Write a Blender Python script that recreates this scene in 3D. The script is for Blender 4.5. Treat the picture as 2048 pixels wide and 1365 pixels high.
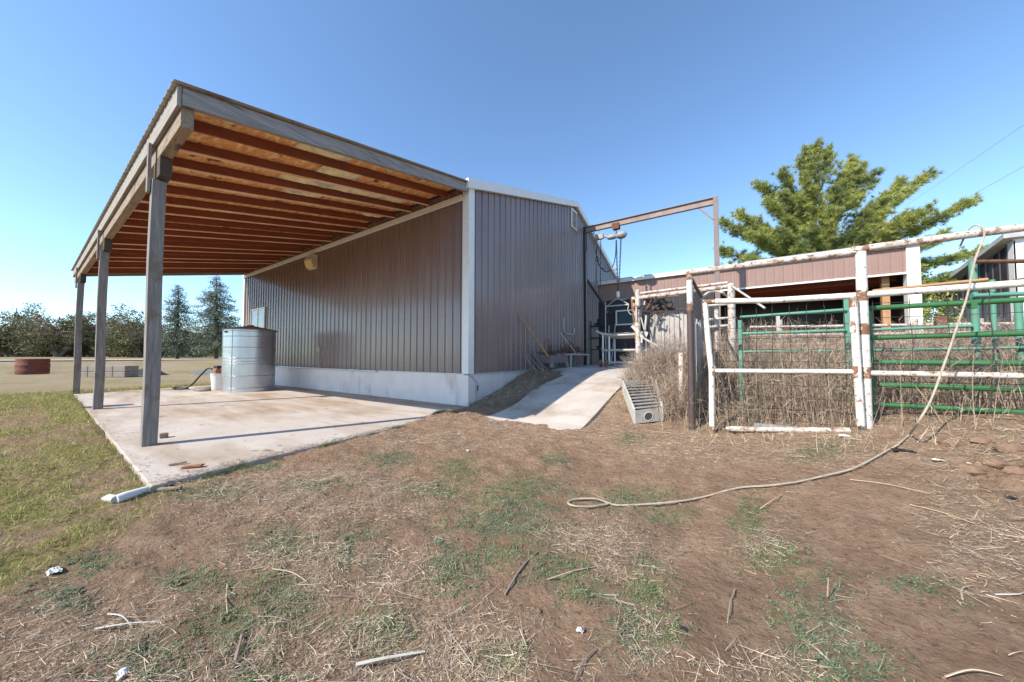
import bpy, math, random
import numpy as np
from mathutils import Vector, Matrix
random.seed(7); RG=np.random.default_rng(11)
S=bpy.context.scene; COL=S.collection
for o in list(bpy.data.objects): bpy.data.objects.remove(o)
# ------------------------------------------------------------------ camera
YAW=math.radians(33.7); PIT=math.radians(1.96); EYE=1.35; FPX=650.0; CX=1024.0; CY=692.0
cd=bpy.data.cameras.new('camera'); cam=bpy.data.objects.new('camera',cd); COL.objects.link(cam)
cd.sensor_width=36; cd.lens=FPX/2048*36; cd.shift_y=9.5/2048; cd.clip_start=.05; cd.clip_end=6000
cam.location=(0,0,EYE); cam.rotation_euler=(math.pi/2+PIT,0,YAW); S.camera=cam
# ------------------------------------------------------------------ sky, sun, exposure
AZ=math.radians(23.5); EL=math.radians(40)            # direction the light travels (from +Y towards +X), sun height
w=bpy.data.worlds.new('World'); S.world=w; w.use_nodes=True; nt=w.node_tree
bg=nt.nodes['Background']; sky=nt.nodes.new('ShaderNodeTexSky'); sky.sky_type='NISHITA'; sky.sun_disc=False
sky.sun_elevation=EL; sky.sun_rotation=math.pi+AZ; sky.altitude=1200; sky.air_density=1.0; sky.dust_density=.3; sky.ozone_density=.6
tint=nt.nodes.new('ShaderNodeMix'); tint.data_type='RGBA'; tint.blend_type='MULTIPLY'; tint.inputs[0].default_value=1; tint.inputs[7].default_value=(.84,1.0,1.10,1)
nt.links.new(sky.outputs[0],tint.inputs[6]); nt.links.new(tint.outputs[2],bg.inputs[0]); bg.inputs[1].default_value=.14
sl=bpy.data.lights.new('sun','SUN'); sl.energy=3.7; sl.angle=math.radians(.5); sl.color=(1,.92,.81)
so=bpy.data.objects.new('sun',sl); COL.objects.link(so)
so.rotation_euler=Vector((math.sin(AZ)*math.cos(EL),math.cos(AZ)*math.cos(EL),-math.sin(EL))).to_track_quat('-Z','Y').to_euler()
S.view_settings.view_transform='Standard'; S.view_settings.look='None'; S.view_settings.exposure=.95; S.view_settings.gamma=1
S.render.engine='CYCLES'; S.cycles.max_bounces=8; S.cycles.diffuse_bounces=4; S.cycles.transparent_max_bounces=8
# ------------------------------------------------------------------ measuring helpers
_r=np.array([math.cos(YAW),math.sin(YAW),0]); _h=np.array([-math.sin(YAW),math.cos(YAW),0])
_f=_h*math.cos(PIT)+np.array([0,0,math.sin(PIT)]); _u=-_h*math.sin(PIT)+np.array([0,0,math.cos(PIT)])
def P(u,v,x=None,y=None,z=None,Z=None):
    """surveyed point: sight line through photo pixel (u,v) cut by a real plane of the site"""
    d=_f+(u-CX)/FPX*_r+(CY-v)/FPX*_u
    if x is not None: t=x/d[0]
    elif y is not None: t=y/d[1]
    elif Z is not None: t=Z/d.dot(_h)
    else: t=(z-EYE)/d[2]
    p=d*t; p[2]+=EYE; return Vector(p)
# ------------------------------------------------------------------ numpy value noise
_tab=RG.random((256,256))
def vn(x,y):
    xi=np.floor(x).astype(int); yi=np.floor(y).astype(int); fx=x-xi; fy=y-yi
    fx=fx*fx*(3-2*fx); fy=fy*fy*(3-2*fy); a=xi&255;b=yi&255;a1=(xi+1)&255;b1=(yi+1)&255
    return (_tab[a,b]*(1-fx)+_tab[a1,b]*fx)*(1-fy)+(_tab[a,b1]*(1-fx)+_tab[a1,b1]*fx)*fy
def fbm(x,y,s,o=4):
    t=0;A=1;n=0
    for i in range(o): t=t+A*vn(x*s+i*17.3,y*s+i*9.1); n+=A; A*=.5; s*=2.07
    return t/n
def sst(a,b,x):
    t=np.clip((x-a)/(b-a),0,1); return t*t*(3-2*t)
# ------------------------------------------------------------------ materials
MATS={}
def lk(nt,a,b): nt.links.new(a,b)
def mat(name,c1,c2=None,scale=4,stretch=(1,1,1),rough=.8,metal=0,bump=0,bscale=20,bstretch=None,spec=.5,island=0,stain=None,sscale=2,sthr=.6,swid=.05,sstretch=(1,1,1),emit=None,transl=0,stain2=None,s2scale=12,s2thr=.62,detail=6,coat=0):
    m=bpy.data.materials.new(name); MATS[name]=m; m.use_nodes=True; t=m.node_tree; N=t.nodes
    b=N['Principled BSDF']; b.inputs['Roughness'].default_value=rough; b.inputs['Metallic'].default_value=metal
    b.inputs['Specular IOR Level'].default_value=spec; b.inputs['Coat Weight'].default_value=coat; b.inputs['Coat Roughness'].default_value=.12
    tc=N.new('ShaderNodeTexCoord')
    def noise(sc,st,det=detail,w=0):
        mp=N.new('ShaderNodeMapping'); mp.inputs['Scale'].default_value=st; mp.inputs['Location'].default_value=(w*3.1,w*1.7,w); lk(t,tc.outputs['Object'],mp.inputs[0])
        n=N.new('ShaderNodeTexNoise'); n.inputs['Scale'].default_value=sc; n.inputs['Detail'].default_value=det; n.inputs['Roughness'].default_value=.6
        lk(t,mp.outputs[0],n.inputs['Vector']); return n.outputs['Fac']
    def mix(f,a,bb):
        x=N.new('ShaderNodeMix'); x.data_type='RGBA'
        if isinstance(f,float): x.inputs[0].default_value=f
        else: lk(t,f,x.inputs[0])
        for s,i in ((a,6),(bb,7)):
            if isinstance(s,tuple): x.inputs[i].default_value=(*s,1)
            else: lk(t,s,x.inputs[i])
        return x.outputs[2]
    def ramp(f,lo,hi):
        r=N.new('ShaderNodeMapRange'); r.inputs[1].default_value=lo; r.inputs[2].default_value=hi; lk(t,f,r.inputs[0]); return r.outputs[0]
    col=mix(ramp(noise(scale,stretch),.3,.7),c1,c2 or tuple(x*.7 for x in c1))
    if stain: col=mix(ramp(noise(sscale,sstretch,8,5),sthr-swid,sthr+swid),col,stain)
    if stain2: col=mix(ramp(noise(s2scale,(1,1,1),8,9),s2thr-.03,s2thr+.03),col,stain2)
    if island:
        g=N.new('ShaderNodeNewGeometry'); r=ramp(g.outputs['Random Per Island'],0,1); r.node.inputs[3].default_value=1-island; r.node.inputs[4].default_value=1+island
        v=N.new('ShaderNodeVectorMath'); v.operation='SCALE'; lk(t,col,v.inputs[0]); lk(t,r,v.inputs['Scale']); col=v.outputs[0]
    lk(t,col,b.inputs['Base Color'])
    if bump:
        bp=N.new('ShaderNodeBump'); bp.inputs['Strength'].default_value=bump; bp.inputs['Distance'].default_value=.02
        lk(t,noise(bscale,bstretch or stretch),bp.inputs['Height']); lk(t,bp.outputs[0],b.inputs['Normal'])
    if emit: b.inputs['Emission Color'].default_value=(*emit[0],1); b.inputs['Emission Strength'].default_value=emit[1]
    if transl:
        tr=N.new('ShaderNodeBsdfTranslucent'); lk(t,col,tr.inputs[0]); ms=N.new('ShaderNodeMixShader'); ms.inputs[0].default_value=transl
        lk(t,b.outputs[0],ms.inputs[1]); lk(t,tr.outputs[0],ms.inputs[2]); lk(t,ms.outputs[0],N['Material Output'].inputs[0])
    m.diffuse_color=(*c1,1); return m
mat('siding',(.215,.153,.142),(.19,.131,.125),scale=1.5,rough=.30,spec=.6,bump=.2,bscale=2.2,bstretch=(1,1,.35),coat=.35,stain=(.245,.185,.165),sscale=.5,sthr=.55,swid=.15,sstretch=(3,3,.3))
mat('siding_dark_shaded',(.038,.028,.032),(.03,.023,.027),scale=1.5,rough=.4)  # dark brown siding, darkened further to put the shed corner's shade into it
mat('fascia_brown',(.30,.19,.155),(.26,.165,.135),scale=2,rough=.5)
mat('white_metal',(.78,.77,.74),(.70,.69,.66),scale=3,rough=.4,stain=(.5,.47,.42),sscale=6,sthr=.68)
mat('galv_trim',(.62,.62,.60),(.5,.5,.49),scale=5,rough=.45,metal=.3)
mat('foundation',(.78,.71,.67),(.68,.62,.59),scale=1.6,rough=.85,bump=.15,bscale=40,stain=(.42,.38,.35),sscale=2.2,sthr=.68,sstretch=(1,1,.4),swid=.12,stain2=(.5,.47,.45),s2scale=30,s2thr=.72)
mat('slab',(.52,.465,.41),(.43,.375,.325),scale=1.1,rough=.9,bump=.25,bscale=35,stain=(.33,.24,.165),sscale=1.1,sthr=.56,swid=.10,sstretch=(.35,1.2,1),stain2=(.2,.15,.11),s2scale=4.5,s2thr=.665)
mat('ramp_concrete',(.53,.47,.41),(.43,.38,.33),scale=1.6,rough=.9,bump=.25,bscale=30,stain=(.34,.27,.2),sscale=1.3,sthr=.6,swid=.1,stain2=(.3,.25,.2),s2scale=14,s2thr=.7)
mat('grey_wood',(.31,.275,.25),(.15,.13,.115),scale=3,stretch=(9,9,.7),rough=.9,bump=.6,bscale=6,bstretch=(9,9,.6),stain=(.05,.04,.035),stain2=(.2,.15,.11),s2scale=2.2,s2thr=.6,sscale=2.4,sstretch=(12,12,.55),sthr=.70,swid=.02)
mat('grey_wood_y',(.36,.335,.325),(.19,.175,.165),scale=3,stretch=(9,.7,9),rough=.9,bump=.6,bscale=6,bstretch=(9,.6,9),stain=(.045,.04,.04),sscale=2.6,sstretch=(9,.5,9),sthr=.66,swid=.02)
mat('beam_wood',(.36,.27,.19),(.2,.145,.1),scale=3,stretch=(.7,7,7),rough=.9,bump=.6,bscale=6,bstretch=(.6,7,9),stain=(.07,.05,.035),sscale=2,sstretch=(1,3,3),sthr=.64,swid=.05)
mat('rim_wood',(.38,.34,.30),(.24,.21,.185),scale=3,stretch=(.6,9,9),rough=.9,bump=.5,bscale=6,bstretch=(.6,9,9),stain=(.08,.06,.05),sscale=3,sstretch=(.5,8,8),sthr=.66,swid=.02)
mat('dark_wood',(.09,.065,.045),(.05,.035,.025),scale=4,rough=.9,bump=.4)
mat('osb',(.90,.43,.15),(.62,.24,.075),scale=9,stretch=(1,1.6,1),rough=.9,bump=.8,bscale=14,stain=(.95,.66,.30),sscale=3,sthr=.57,swid=.10,sstretch=(1.5,3,1),stain2=(.22,.07,.03),s2scale=3,s2thr=.62)
mat('insulation',(.95,.84,.52),(.75,.55,.27),scale=5,rough=.95,bump=1,bscale=16,stain=(.5,.47,.4),sscale=2,sthr=.55)
mat('rafter_red',(.27,.075,.035),(.17,.047,.024),scale=3,stretch=(5,.6,5),rough=.75,bump=.2)
mat('rafter_edge',(.92,.70,.48),(.6,.28,.14),scale=1.3,stretch=(3,.8,1),rough=.8)
mat('roofing',(.52,.47,.40),(.42,.38,.33),scale=2,rough=.5,stain=(.3,.26,.22),sscale=2,sthr=.6,metal=.1)
mat('roof_grey',(.5,.5,.5),rough=.5)
mat('galv',(.60,.60,.61),(.50,.50,.515),scale=1.4,rough=.33,metal=.92,bump=.05,bscale=3,stain=(.6,.58,.55),sscale=5,sthr=.66)
mat('tank_roof',(.25,.18,.15),(.18,.13,.11),scale=3,rough=.6,metal=.3)
mat('pipe_white',(.74,.71,.66),(.60,.56,.50),scale=6,rough=.65,bump=.4,bscale=30,stain=(.26,.13,.07),sscale=13,sthr=.635,swid=.04,stain2=(.06,.04,.03),s2scale=34,s2thr=.64)
mat('pipe_worn',(.64,.59,.53),(.48,.40,.34),scale=6,rough=.7,bump=.4,bscale=30,stain=(.27,.16,.11),sscale=12,sthr=.56,swid=.05,stain2=(.07,.045,.035),s2scale=30,s2thr=.61)
mat('rust',(.20,.085,.045),(.09,.045,.03),scale=14,rough=.9,bump=.5,bscale=40)
mat('rust_joint',(.30,.145,.075),(.15,.075,.045),scale=12,rough=.85,bump=.5,bscale=40,stain=(.68,.65,.6),sscale=11,sthr=.57,swid=.05)
mat('rust_orange',(.36,.15,.06),(.16,.06,.03),scale=10,rough=.9,bump=.4)
mat('brown_pipe',(.09,.06,.055),(.06,.04,.037),scale=6,rough=.6,bump=.2)
mat('beam_steel',(.30,.22,.19),(.2,.14,.12),scale=3,rough=.6,stain=(.2,.09,.05),sscale=5,sthr=.62)
mat('column_steel',(.22,.175,.16),(.17,.13,.12),scale=3,rough=.6)
mat('green_pipe',(.04,.165,.055),(.035,.125,.042),scale=5,rough=.42,stain=(.08,.06,.03),sscale=7,sthr=.68)
mat('teal_paint',(.11,.30,.21),(.085,.23,.165),scale=5,rough=.6,stain=(.25,.14,.08),sscale=6,sthr=.62,swid=.04)
mat('rope',(.50,.42,.32),(.33,.265,.20),scale=14,rough=.95,bump=.6,bscale=120)
mat('white_plastic',(.72,.71,.68),(.6,.58,.53),scale=9,rough=.6)
mat('offwhite',(.55,.51,.45),(.38,.34,.29),scale=8,rough=.7)
mat('black_rubber',(.02,.02,.022),rough=.5)
mat('black_plastic',(.018,.018,.022),(.01,.01,.014),scale=6,rough=.85)
mat('dark_iron',(.05,.042,.04),(.03,.025,.025),scale=8,rough=.7)
mat('lamp_glass',(.75,.62,.32),(.6,.45,.18),scale=8,rough=.35,spec=.5)
mat('lamp_body',(.75,.70,.58),rough=.5)
mat('window_glass',(.05,.09,.10),(.04,.075,.08),rough=.08,spec=.8)
mat('window_blind',(.55,.63,.66),(.5,.58,.6),rough=.2,spec=.6)
mat('wood_handle',(.45,.25,.12),(.33,.18,.08),scale=5,rough=.6)
mat('alu',(.34,.33,.31),(.24,.23,.215),scale=5,rough=.6,metal=.15,stain=(.2,.17,.14),sscale=7,sthr=.6)
mat('alu_light',(.52,.50,.45),(.38,.36,.32),scale=5,rough=.6)
mat('concrete_block',(.30,.25,.215),(.22,.18,.155),scale=6,rough=.95,bump=.4)
mat('barrel_rust',(.20,.055,.03),(.12,.035,.02),scale=4,rough=.8,bump=.3)
mat('board_grey',(.50,.47,.43),(.30,.26,.23),scale=5,stretch=(3,3,.6),rough=.9,bump=.4,stain=(.16,.09,.06),sscale=3,sthr=.6,sstretch=(2,2,.6))
mat('bark',(.12,.085,.065),(.06,.045,.035),scale=8,stretch=(1,1,.3),rough=.95,bump=.8,bscale=12)
mat('twig',(.30,.23,.19),(.2,.15,.12),scale=3,rough=.9)
mat('dirt_clod',(.27,.17,.11),(.17,.105,.066),scale=9,rough=1,bump=1,bscale=18)
mat('stone_pale',(.6,.57,.52),(.45,.42,.38),scale=20,rough=.9)
mat('straw',(.56,.44,.31),(.36,.27,.185),scale=3,rough=.85,island=.6)
mat('dry_weed',(.44,.34,.25),(.26,.195,.145),scale=2,rough=.9,island=.5,transl=.12)
mat('tumble',(.42,.34,.28),(.27,.21,.175),scale=3,rough=.9,island=.4,transl=.1)
mat('lawn',(.33,.36,.075),(.42,.37,.14),scale=1.3,rough=.7,island=.4,transl=.25,stain=(.34,.27,.12),sscale=1.8,sthr=.56,swid=.12)
mat('weed_leaf',(.17,.215,.07),(.21,.22,.115),scale=1.5,rough=.75,island=.4,transl=.15,stain=(.15,.20,.12),sscale=1.1,sthr=.52,swid=.1)
mat('pine_needle',(.42,.43,.10),(.26,.31,.08),scale=.7,rough=.6,island=.45,transl=.2,stain=(.07,.12,.05),sscale=.45,sthr=.60,swid=.12)
mat('spruce_needle',(.15,.19,.12),(.08,.12,.08),scale=.5,rough=.7,island=.45,transl=.1,stain=(.22,.22,.15),sscale=.5,sthr=.55,swid=.1)
mat('juniper',(.18,.17,.07),(.085,.10,.045),scale=.35,rough=.8,island=.5,transl=.1,stain=(.26,.20,.12),sscale=.3,sthr=.56,swid=.1)
mat('shrub_green',(.2,.26,.04),(.12,.18,.03),scale=1,rough=.8,island=.4,transl=.2)
mat('road',(.52,.44,.36),(.46,.38,.31),scale=.5,rough=.95)
# ground: vertex attributes 'lawn','weed','litter' are real cover of the soil
def ground_mat():
    m=bpy.data.materials.new('soil'); MATS['soil']=m; m.use_nodes=True; t=m.node_tree; N=t.nodes; b=N['Principled BSDF']; b.inputs['Roughness'].default_value=.97; b.inputs['Specular IOR Level'].default_value=.15
    tc=N.new('ShaderNodeTexCoord')
    def noise(s,d=8,r=.6,st=(1,1,1)):
        mp=N.new('ShaderNodeMapping'); mp.inputs['Scale'].default_value=st; lk(t,tc.outputs['Object'],mp.inputs[0])
        n=N.new('ShaderNodeTexNoise'); n.inputs['Scale'].default_value=s; n.inputs['Detail'].default_value=d; n.inputs['Roughness'].default_value=r; lk(t,mp.outputs[0],n.inputs['Vector']); return n.outputs['Fac']
    def rg(f,lo,hi):
        r=N.new('ShaderNodeMapRange'); r.inputs[1].default_value=lo; r.inputs[2].default_value=hi; lk(t,f,r.inputs[0]); return r.outputs[0]
    def mix(f,a,bb):
        x=N.new('ShaderNodeMix'); x.data_type='RGBA'; lk(t,f,x.inputs[0])
        for s,i in ((a,6),(bb,7)):
            if isinstance(s,tuple): x.inputs[i].default_value=(*s,1)
            else: lk(t,s,x.inputs[i])
        return x.outputs[2]
    def mul(a,bb):
        x=N.new('ShaderNodeMath'); x.operation='MULTIPLY'; lk(t,a,x.inputs[0])
        if isinstance(bb,float): x.inputs[1].default_value=bb
        else: lk(t,bb,x.inputs[1])
        return x.outputs[0]
    def at(n):
        a=N.new('ShaderNodeAttribute'); a.attribute_name=n; return a.outputs['Fac']
    c=mix(rg(noise(.9),.35,.65),(.315,.205,.13),(.24,.152,.096))
    c=mix(rg(noise(4.5),.45,.75),c,(.40,.275,.18))
    c=mix(rg(noise(28),.52,.72),c,(.155,.092,.058))
    c=mix(mul(at('litter'),rg(noise(34,8,.75,(1,1,1)),.46,.60)),c,(.36,.275,.19))
    c=mix(mul(at('litter'),rg(noise(60,4,.7,(.4,1,1)),.58,.66)),c,(.13,.085,.06))
    c=mix(mul(at('weed'),rg(noise(40,6,.7),.45,.58)),c,(.13,.15,.07))
    g=mix(rg(noise(.35,5),.4,.6),(.26,.235,.085),(.36,.28,.145))
    g=mix(rg(noise(22,6,.7),.45,.6),g,(.13,.135,.035))
    g=mix(rg(noise(9,6,.7),.56,.70),g,(.30,.22,.12))
    g=mix(mul(at('dryfar'),rg(noise(.25,4),.25,.6)),g,(.34,.27,.17))
    g=mix(mul(at('dryfar'),rg(noise(.12,5,.65,(1,2.5,1)),.5,.62)),g,(.23,.20,.095))
    c=mix(mul(at('lawn'),rg(noise(7,6,.7),.33,.52)),c,g)
    c=mix(at('lane'),c,(.52,.43,.35))
    lk(t,c,b.inputs['Base Color'])
    bp=N.new('ShaderNodeBump'); bp.inputs['Strength'].default_value=1; bp.inputs['Distance'].default_value=.06; lk(t,noise(16,12,.72),bp.inputs['Height']); lk(t,bp.outputs[0],b.inputs['Normal'])
ground_mat()
# ------------------------------------------------------------------ object helpers
ORG={}
def tag(o,label=None,cat=None,group=None,kind=None):
    if label:o['label']=label
    if cat:o['category']=cat
    if group:o['group']=group
    if kind:o['kind']=kind
    return o
def thing(name,label,cat,loc=(0,0,0),group=None):
    o=bpy.data.objects.new(name,None); o.empty_display_size=.2; COL.objects.link(o); o.location=loc; ORG[o.name]=Vector(loc); return tag(o,label,cat,group)
class MB:
    def __init__(s): s.v=[];s.f=[];s.m=[]
    def add(s,vs,fs,mi=0):
        n=len(s.v); s.v+=[tuple(q) for q in vs]; s.f+=[tuple(i+n for i in f) for f in fs]; s.m+=[mi]*len(fs); return s
    def box(s,x0,x1,y0,y1,z0,z1,mi=0):
        return s.hexa([(x0,y0,z0),(x1,y0,z0),(x1,y1,z0),(x0,y1,z0),(x0,y0,z1),(x1,y0,z1),(x1,y1,z1),(x0,y1,z1)],mi)
    def hexa(s,v,mi=0): return s.add(v,[(3,2,1,0),(4,5,6,7),(0,1,5,4),(1,2,6,5),(2,3,7,6),(3,0,4,7)],mi)
    def bar(s,a,b,w,h,mi=0,up=(0,0,1)):
        a=Vector(a);b=Vector(b);d=(b-a).normalized(); up=Vector(up)
        if abs(d.dot(up))>.98: up=Vector((0,1,0))
        x=d.cross(up).normalized()*w/2; y=x.cross(d).normalized()*h/2
        return s.hexa([a-x-y,b-x-y,b+x-y,a+x-y,a-x+y,b-x+y,b+x+y,a+x+y],mi)
    def tube(s,pts,r,n=8,mi=0,cap=True,open_end=False):
        pts=[Vector(p) for p in pts]; rs=r if isinstance(r,(list,tuple)) else [r]*len(pts); rings=[];prev=None
        for i,p in enumerate(pts):
            d=(pts[min(i+1,len(pts)-1)]-pts[max(i-1,0)]).normalized()
            if prev is None: prev=Vector((0,0,1)) if abs(d.z)<.9 else Vector((0,1,0))
            x=d.cross(prev).normalized(); y=x.cross(d).normalized(); prev=y
            rings.append([p+(x*math.cos(k*2*math.pi/n)+y*math.sin(k*2*math.pi/n))*rs[i] for k in range(n)])
        vs=[q for R in rings for q in R]; fs=[]
        for i in range(len(pts)-1):
            for k in range(n): fs.append((i*n+k,i*n+(k+1)%n,(i+1)*n+(k+1)%n,(i+1)*n+k))
        if cap:
            fs.append(tuple(range(n))[::-1]); L=(len(pts)-1)*n; fs.append(tuple(range(L,L+n)))
        return s.add(vs,fs,mi)
    def lathe(s,prof,c=(0,0,0),n=32,mi=0,axis='z'):
        vs=[];fs=[]
        for (r,z) in prof:
            for k in range(n):
                a=k*2*math.pi/n; q=(r*math.cos(a),r*math.sin(a),z)
                if axis=='y': q=(q[0],q[2],q[1])
                if axis=='x': q=(q[2],q[0],q[1])
                vs.append((q[0]+c[0],q[1]+c[1],q[2]+c[2]))
        for i in range(len(prof)-1):
            for k in range(n): fs.append((i*n+k,i*n+(k+1)%n,(i+1)*n+(k+1)%n,(i+1)*n+k))
        return s.add(vs,fs,mi)
    def build(s,name,ms,parent=None,loc=None,smooth=False,bevel=0,auto=False):
        org=Vector((0,0,0))
        if parent is not None: org=ORG[parent.name]
        elif loc is not None: org=Vector(loc)
        me=bpy.data.meshes.new(name); me.from_pydata([(q[0]-org.x,q[1]-org.y,q[2]-org.z) for q in s.v],[],s.f)
        for k in (ms if isinstance(ms,(list,tuple)) else [ms]): me.materials.append(MATS[k])
        me.polygons.foreach_set('material_index',s.m)
        if smooth: me.polygons.foreach_set('use_smooth',[True]*len(me.polygons))
        me.update(); o=bpy.data.objects.new(name,me); COL.objects.link(o)
        if parent is not None: o.parent=parent
        elif loc is not None: o.location=loc
        ORG[o.name]=org
        if smooth: 
            try: me.set_sharp_from_angle(angle=math.radians(45))
            except Exception: pass
        if bevel:
            b=o.modifiers.new('bevel','BEVEL'); b.width=bevel; b.segments=2; b.limit_method='ANGLE'
        return o
def npmesh(name,V,F,m,parent=None,loc=None,smooth=False):
    org=ORG[parent.name] if parent is not None else Vector(loc or (0,0,0))
    V=np.asarray(V,dtype=np.float32)-np.array(org,dtype=np.float32); F=np.asarray(F,dtype=np.int32)
    me=bpy.data.meshes.new(name); me.vertices.add(len(V)); me.vertices.foreach_set('co',V.ravel())
    k=F.shape[1]; me.loops.add(F.size); me.loops.foreach_set('vertex_index',F.ravel()); me.polygons.add(len(F))
    me.polygons.foreach_set('loop_start',np.arange(0,F.size,k,dtype=np.int32)); me.polygons.foreach_set('loop_total',np.full(len(F),k,dtype=np.int32))
    me.materials.append(MATS[m])
    if smooth: me.polygons.foreach_set('use_smooth',np.ones(len(F),dtype=bool))
    me.update(calc_edges=True); o=bpy.data.objects.new(name,me); COL.objects.link(o)
    if parent is not None: o.parent=parent
    else: o.location=org
    ORG[o.name]=org; return o
def copy_tree(o,parent=None,loc=None,rz=None,sc=None,label=None):
    c=o.copy(); COL.objects.link(c)
    if parent is not None: c.parent=parent
    if loc is not None: c.location=loc
    if rz is not None: c.rotation_euler.z=rz
    if sc is not None: c.scale=sc if isinstance(sc,tuple) else (sc,)*3
    if label: c['label']=label
    for ch in o.children: copy_tree(ch,c)
    return c
def ribbons(P0,D,L,Wd,bend,nseg=2,flat=None):
    """N blades: base P0 (N,3), direction D, length L, width Wd, bend vector (N,3) -> V,F quads"""
    N=len(P0); side=np.cross(D,flat if flat is not None else RG.normal(size=(N,3))); side/=np.linalg.norm(side,axis=1)[:,None]+1e-9
    V=np.zeros((N,nseg+1,2,3))
    for i in range(nseg+1):
        t=i/nseg; c=P0+D*(L*t)[:,None]+bend*(t*t)*L[:,None]; wv=side*(Wd*(1-.75*t)*.5)[:,None]
        V[:,i,0]=c-wv; V[:,i,1]=c+wv
    b=(np.arange(N)*(nseg+1)*2)[:,None]; F=[]
    for i in range(nseg): F.append(b+np.array([2*i,2*i+1,2*i+3,2*i+2]))
    return V.reshape(-1,3),np.concatenate(F)
def cat(parts):
    Vs=[];Fs=[];n=0
    for V,F in parts: Vs.append(V);Fs.append(F+n);n+=len(V)
    return np.concatenate(Vs),np.concatenate(Fs)
def ramp_z(y): return np.interp(y,[5.6,6.0,10.2,11.2,20],[-.03,.02,.86,.93,.95])
# ------------------------------------------------------------------ terrain
XW=-5.97; YW=6.78; XL=-22.7; YB=22.0
slab_poly=[P(302,973,z=0),P(505,922,z=0),P(700,877,z=0),P(800,854,z=0),P(895,824,z=0),Vector((-5.6,6.76,0)),Vector((-20.9,6.76,0)),P(148,789,z=0)]
CP=np.array([(0,0,-.15),(-3,0,-.13),(3,0,-.02),(0,3,-.08),(-4,2.5,-.05),(-8,-1,-.05),(-4.9,4,-.0),(-5.3,5.4,.07),(-5.9,6.9,.06),(-5.2,8.3,.42),(-5.97,10.3,.93),(-4,5.8,-.01),(-2.4,6.0,.02),
(-4.4,10.3,.86),(-2.4,10.3,.86),(-5,14,.9),(-2,14,.9),(-1.5,6.7,.10),(-.25,6.1,.17),(-1.2,8,.5),(0,8,.5),(1.5,6.2,.42),(2.7,6.0,.58),(4.5,6,.66),(1,4.2,.06),(2.6,4.4,.26),(4,3.5,.3),(4,1,.05),(6,12,.8),(0,12,.85),
(6,0,0),(9,7,.8),(-10,-6,-.05),(-13,-1,-.03),(-22,0,-.03),(-24,10,0),(-30,20,.1),(-14,14,.1),(12,20,.9),(2,22,.95),(-2,-5,-.15),(-40,0,.0),(-30,-20,0),(20,0,.2),(25,20,1),(0,-25,-.1),(-2.3,8,.43),(-4.5,8,.43)])
def _k(r2): return np.sqrt(r2+.35**2)
_A=_k(((CP[:,None,:2]-CP[None,:,:2])**2).sum(-1)); _w=np.linalg.solve(_A+np.eye(len(CP))*.02,CP[:,2])
def base_h(x,y):
    sh=np.shape(x); x=np.ravel(x).astype(float); y=np.ravel(y).astype(float); out=np.zeros(len(x))
    xc=np.clip(x,-42,28); yc=np.clip(y,-24,26)
    for i in range(len(CP)): out+=_w[i]*_k((xc-CP[i,0])**2+(yc-CP[i,1])**2)
    d=np.hypot(x,y); out=out*(1-sst(30,48,d))+ (sst(28,50,d)*1.0+sst(50,110,d)*.33)*sst(30,48,d)
    return out.reshape(sh)
_sp=np.array([(p.x,p.y) for p in slab_poly])
def inpoly(x,y,poly):
    c=np.zeros(np.shape(x),bool); n=len(poly)
    for i in range(n):
        x1,y1=poly[i]; x2,y2=poly[(i+1)%n]
        t=((y1>y)!=(y2>y)); xi=(x2-x1)*(y-y1)/((y2-y1) if y2!=y1 else 1e-9)+x1; c^=t&(x<xi)
    return c
def height(x,y,rough=True):
    x=np.asarray(x,float); y=np.asarray(y,float); h=base_h(x,y)
    near=1-sst(9,30,np.hypot(x,y))
    if rough:
        h=h+near*((fbm(x,y,1.1,3)-.5)*.07+(fbm(x,y,5,3)-.5)*.055+(fbm(x,y,15,2)-.5)*.045)
        # clods heaped by the right end of the fence
        cl=np.exp(-(((x-3.2)/1.2)**2+((y-4.6)/.8)**2)); h=h+cl*np.abs(fbm(x,y,4.5,4)-.5)*1.1
    ins=inpoly(x,y,_sp); h=np.where(ins,np.minimum(h,-.09),h)
    inb=(x>XL)&(x<XW-.02)&(y>YW+.02)&(y<YB); h=np.where(inb,np.minimum(h,-.05),h)
    rp=sst(-4.75,-4.45,x)*(1-sst(-2.45,-2.2,x))*sst(5.7,6.1,y)*(1-sst(17,18,y)); rp=np.maximum(rp,(x>XW)*(x<-2.2)*sst(10.2,10.6,y)*(1-sst(18,19,y)))
    return np.where(rp>0,h*(1-rp)+(ramp_z(y)-.07)*rp,h)
def H(x,y): return float(height(np.array([x]),np.array([y]))[0])
def grow(a,b,st,far,k=1.13):
    c=list(np.arange(a,b,st)); s=st; x=c[-1]; R=[]
    while x<far: s*=k; x+=s; R.append(x)
    s=st; x=c[0]; Lf=[]
    while x>-far: s*=k; x-=s; Lf.append(x)
    return np.array(Lf[::-1]+c+R)
gx=grow(-7.5,5.5,.05,3500); gy=grow(-1.5,8.5,.05,3500)
GX,GY=np.meshgrid(gx,gy); GZ=height(GX,GY)
nx=len(gx); ny=len(gy); idx=np.arange(nx*ny).reshape(ny,nx)
F=np.stack([idx[:-1,:-1],idx[:-1,1:],idx[1:,1:],idx[1:,:-1]],-1).reshape(-1,4)
ground=npmesh('ground',np.stack([GX,GY,GZ],-1).reshape(-1,3),F,'soil',smooth=True); tag(ground,kind='structure')
def patch(u,v,ru,rv):
    c=P(u,v,z=-.08); a=P(u+ru,v,z=-.08)-c; b=P(u,v+rv,z=-.08)-c; return (c.x,c.y,np.linalg.inv(np.array([[a.x,b.x],[a.y,b.y]])))
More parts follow.
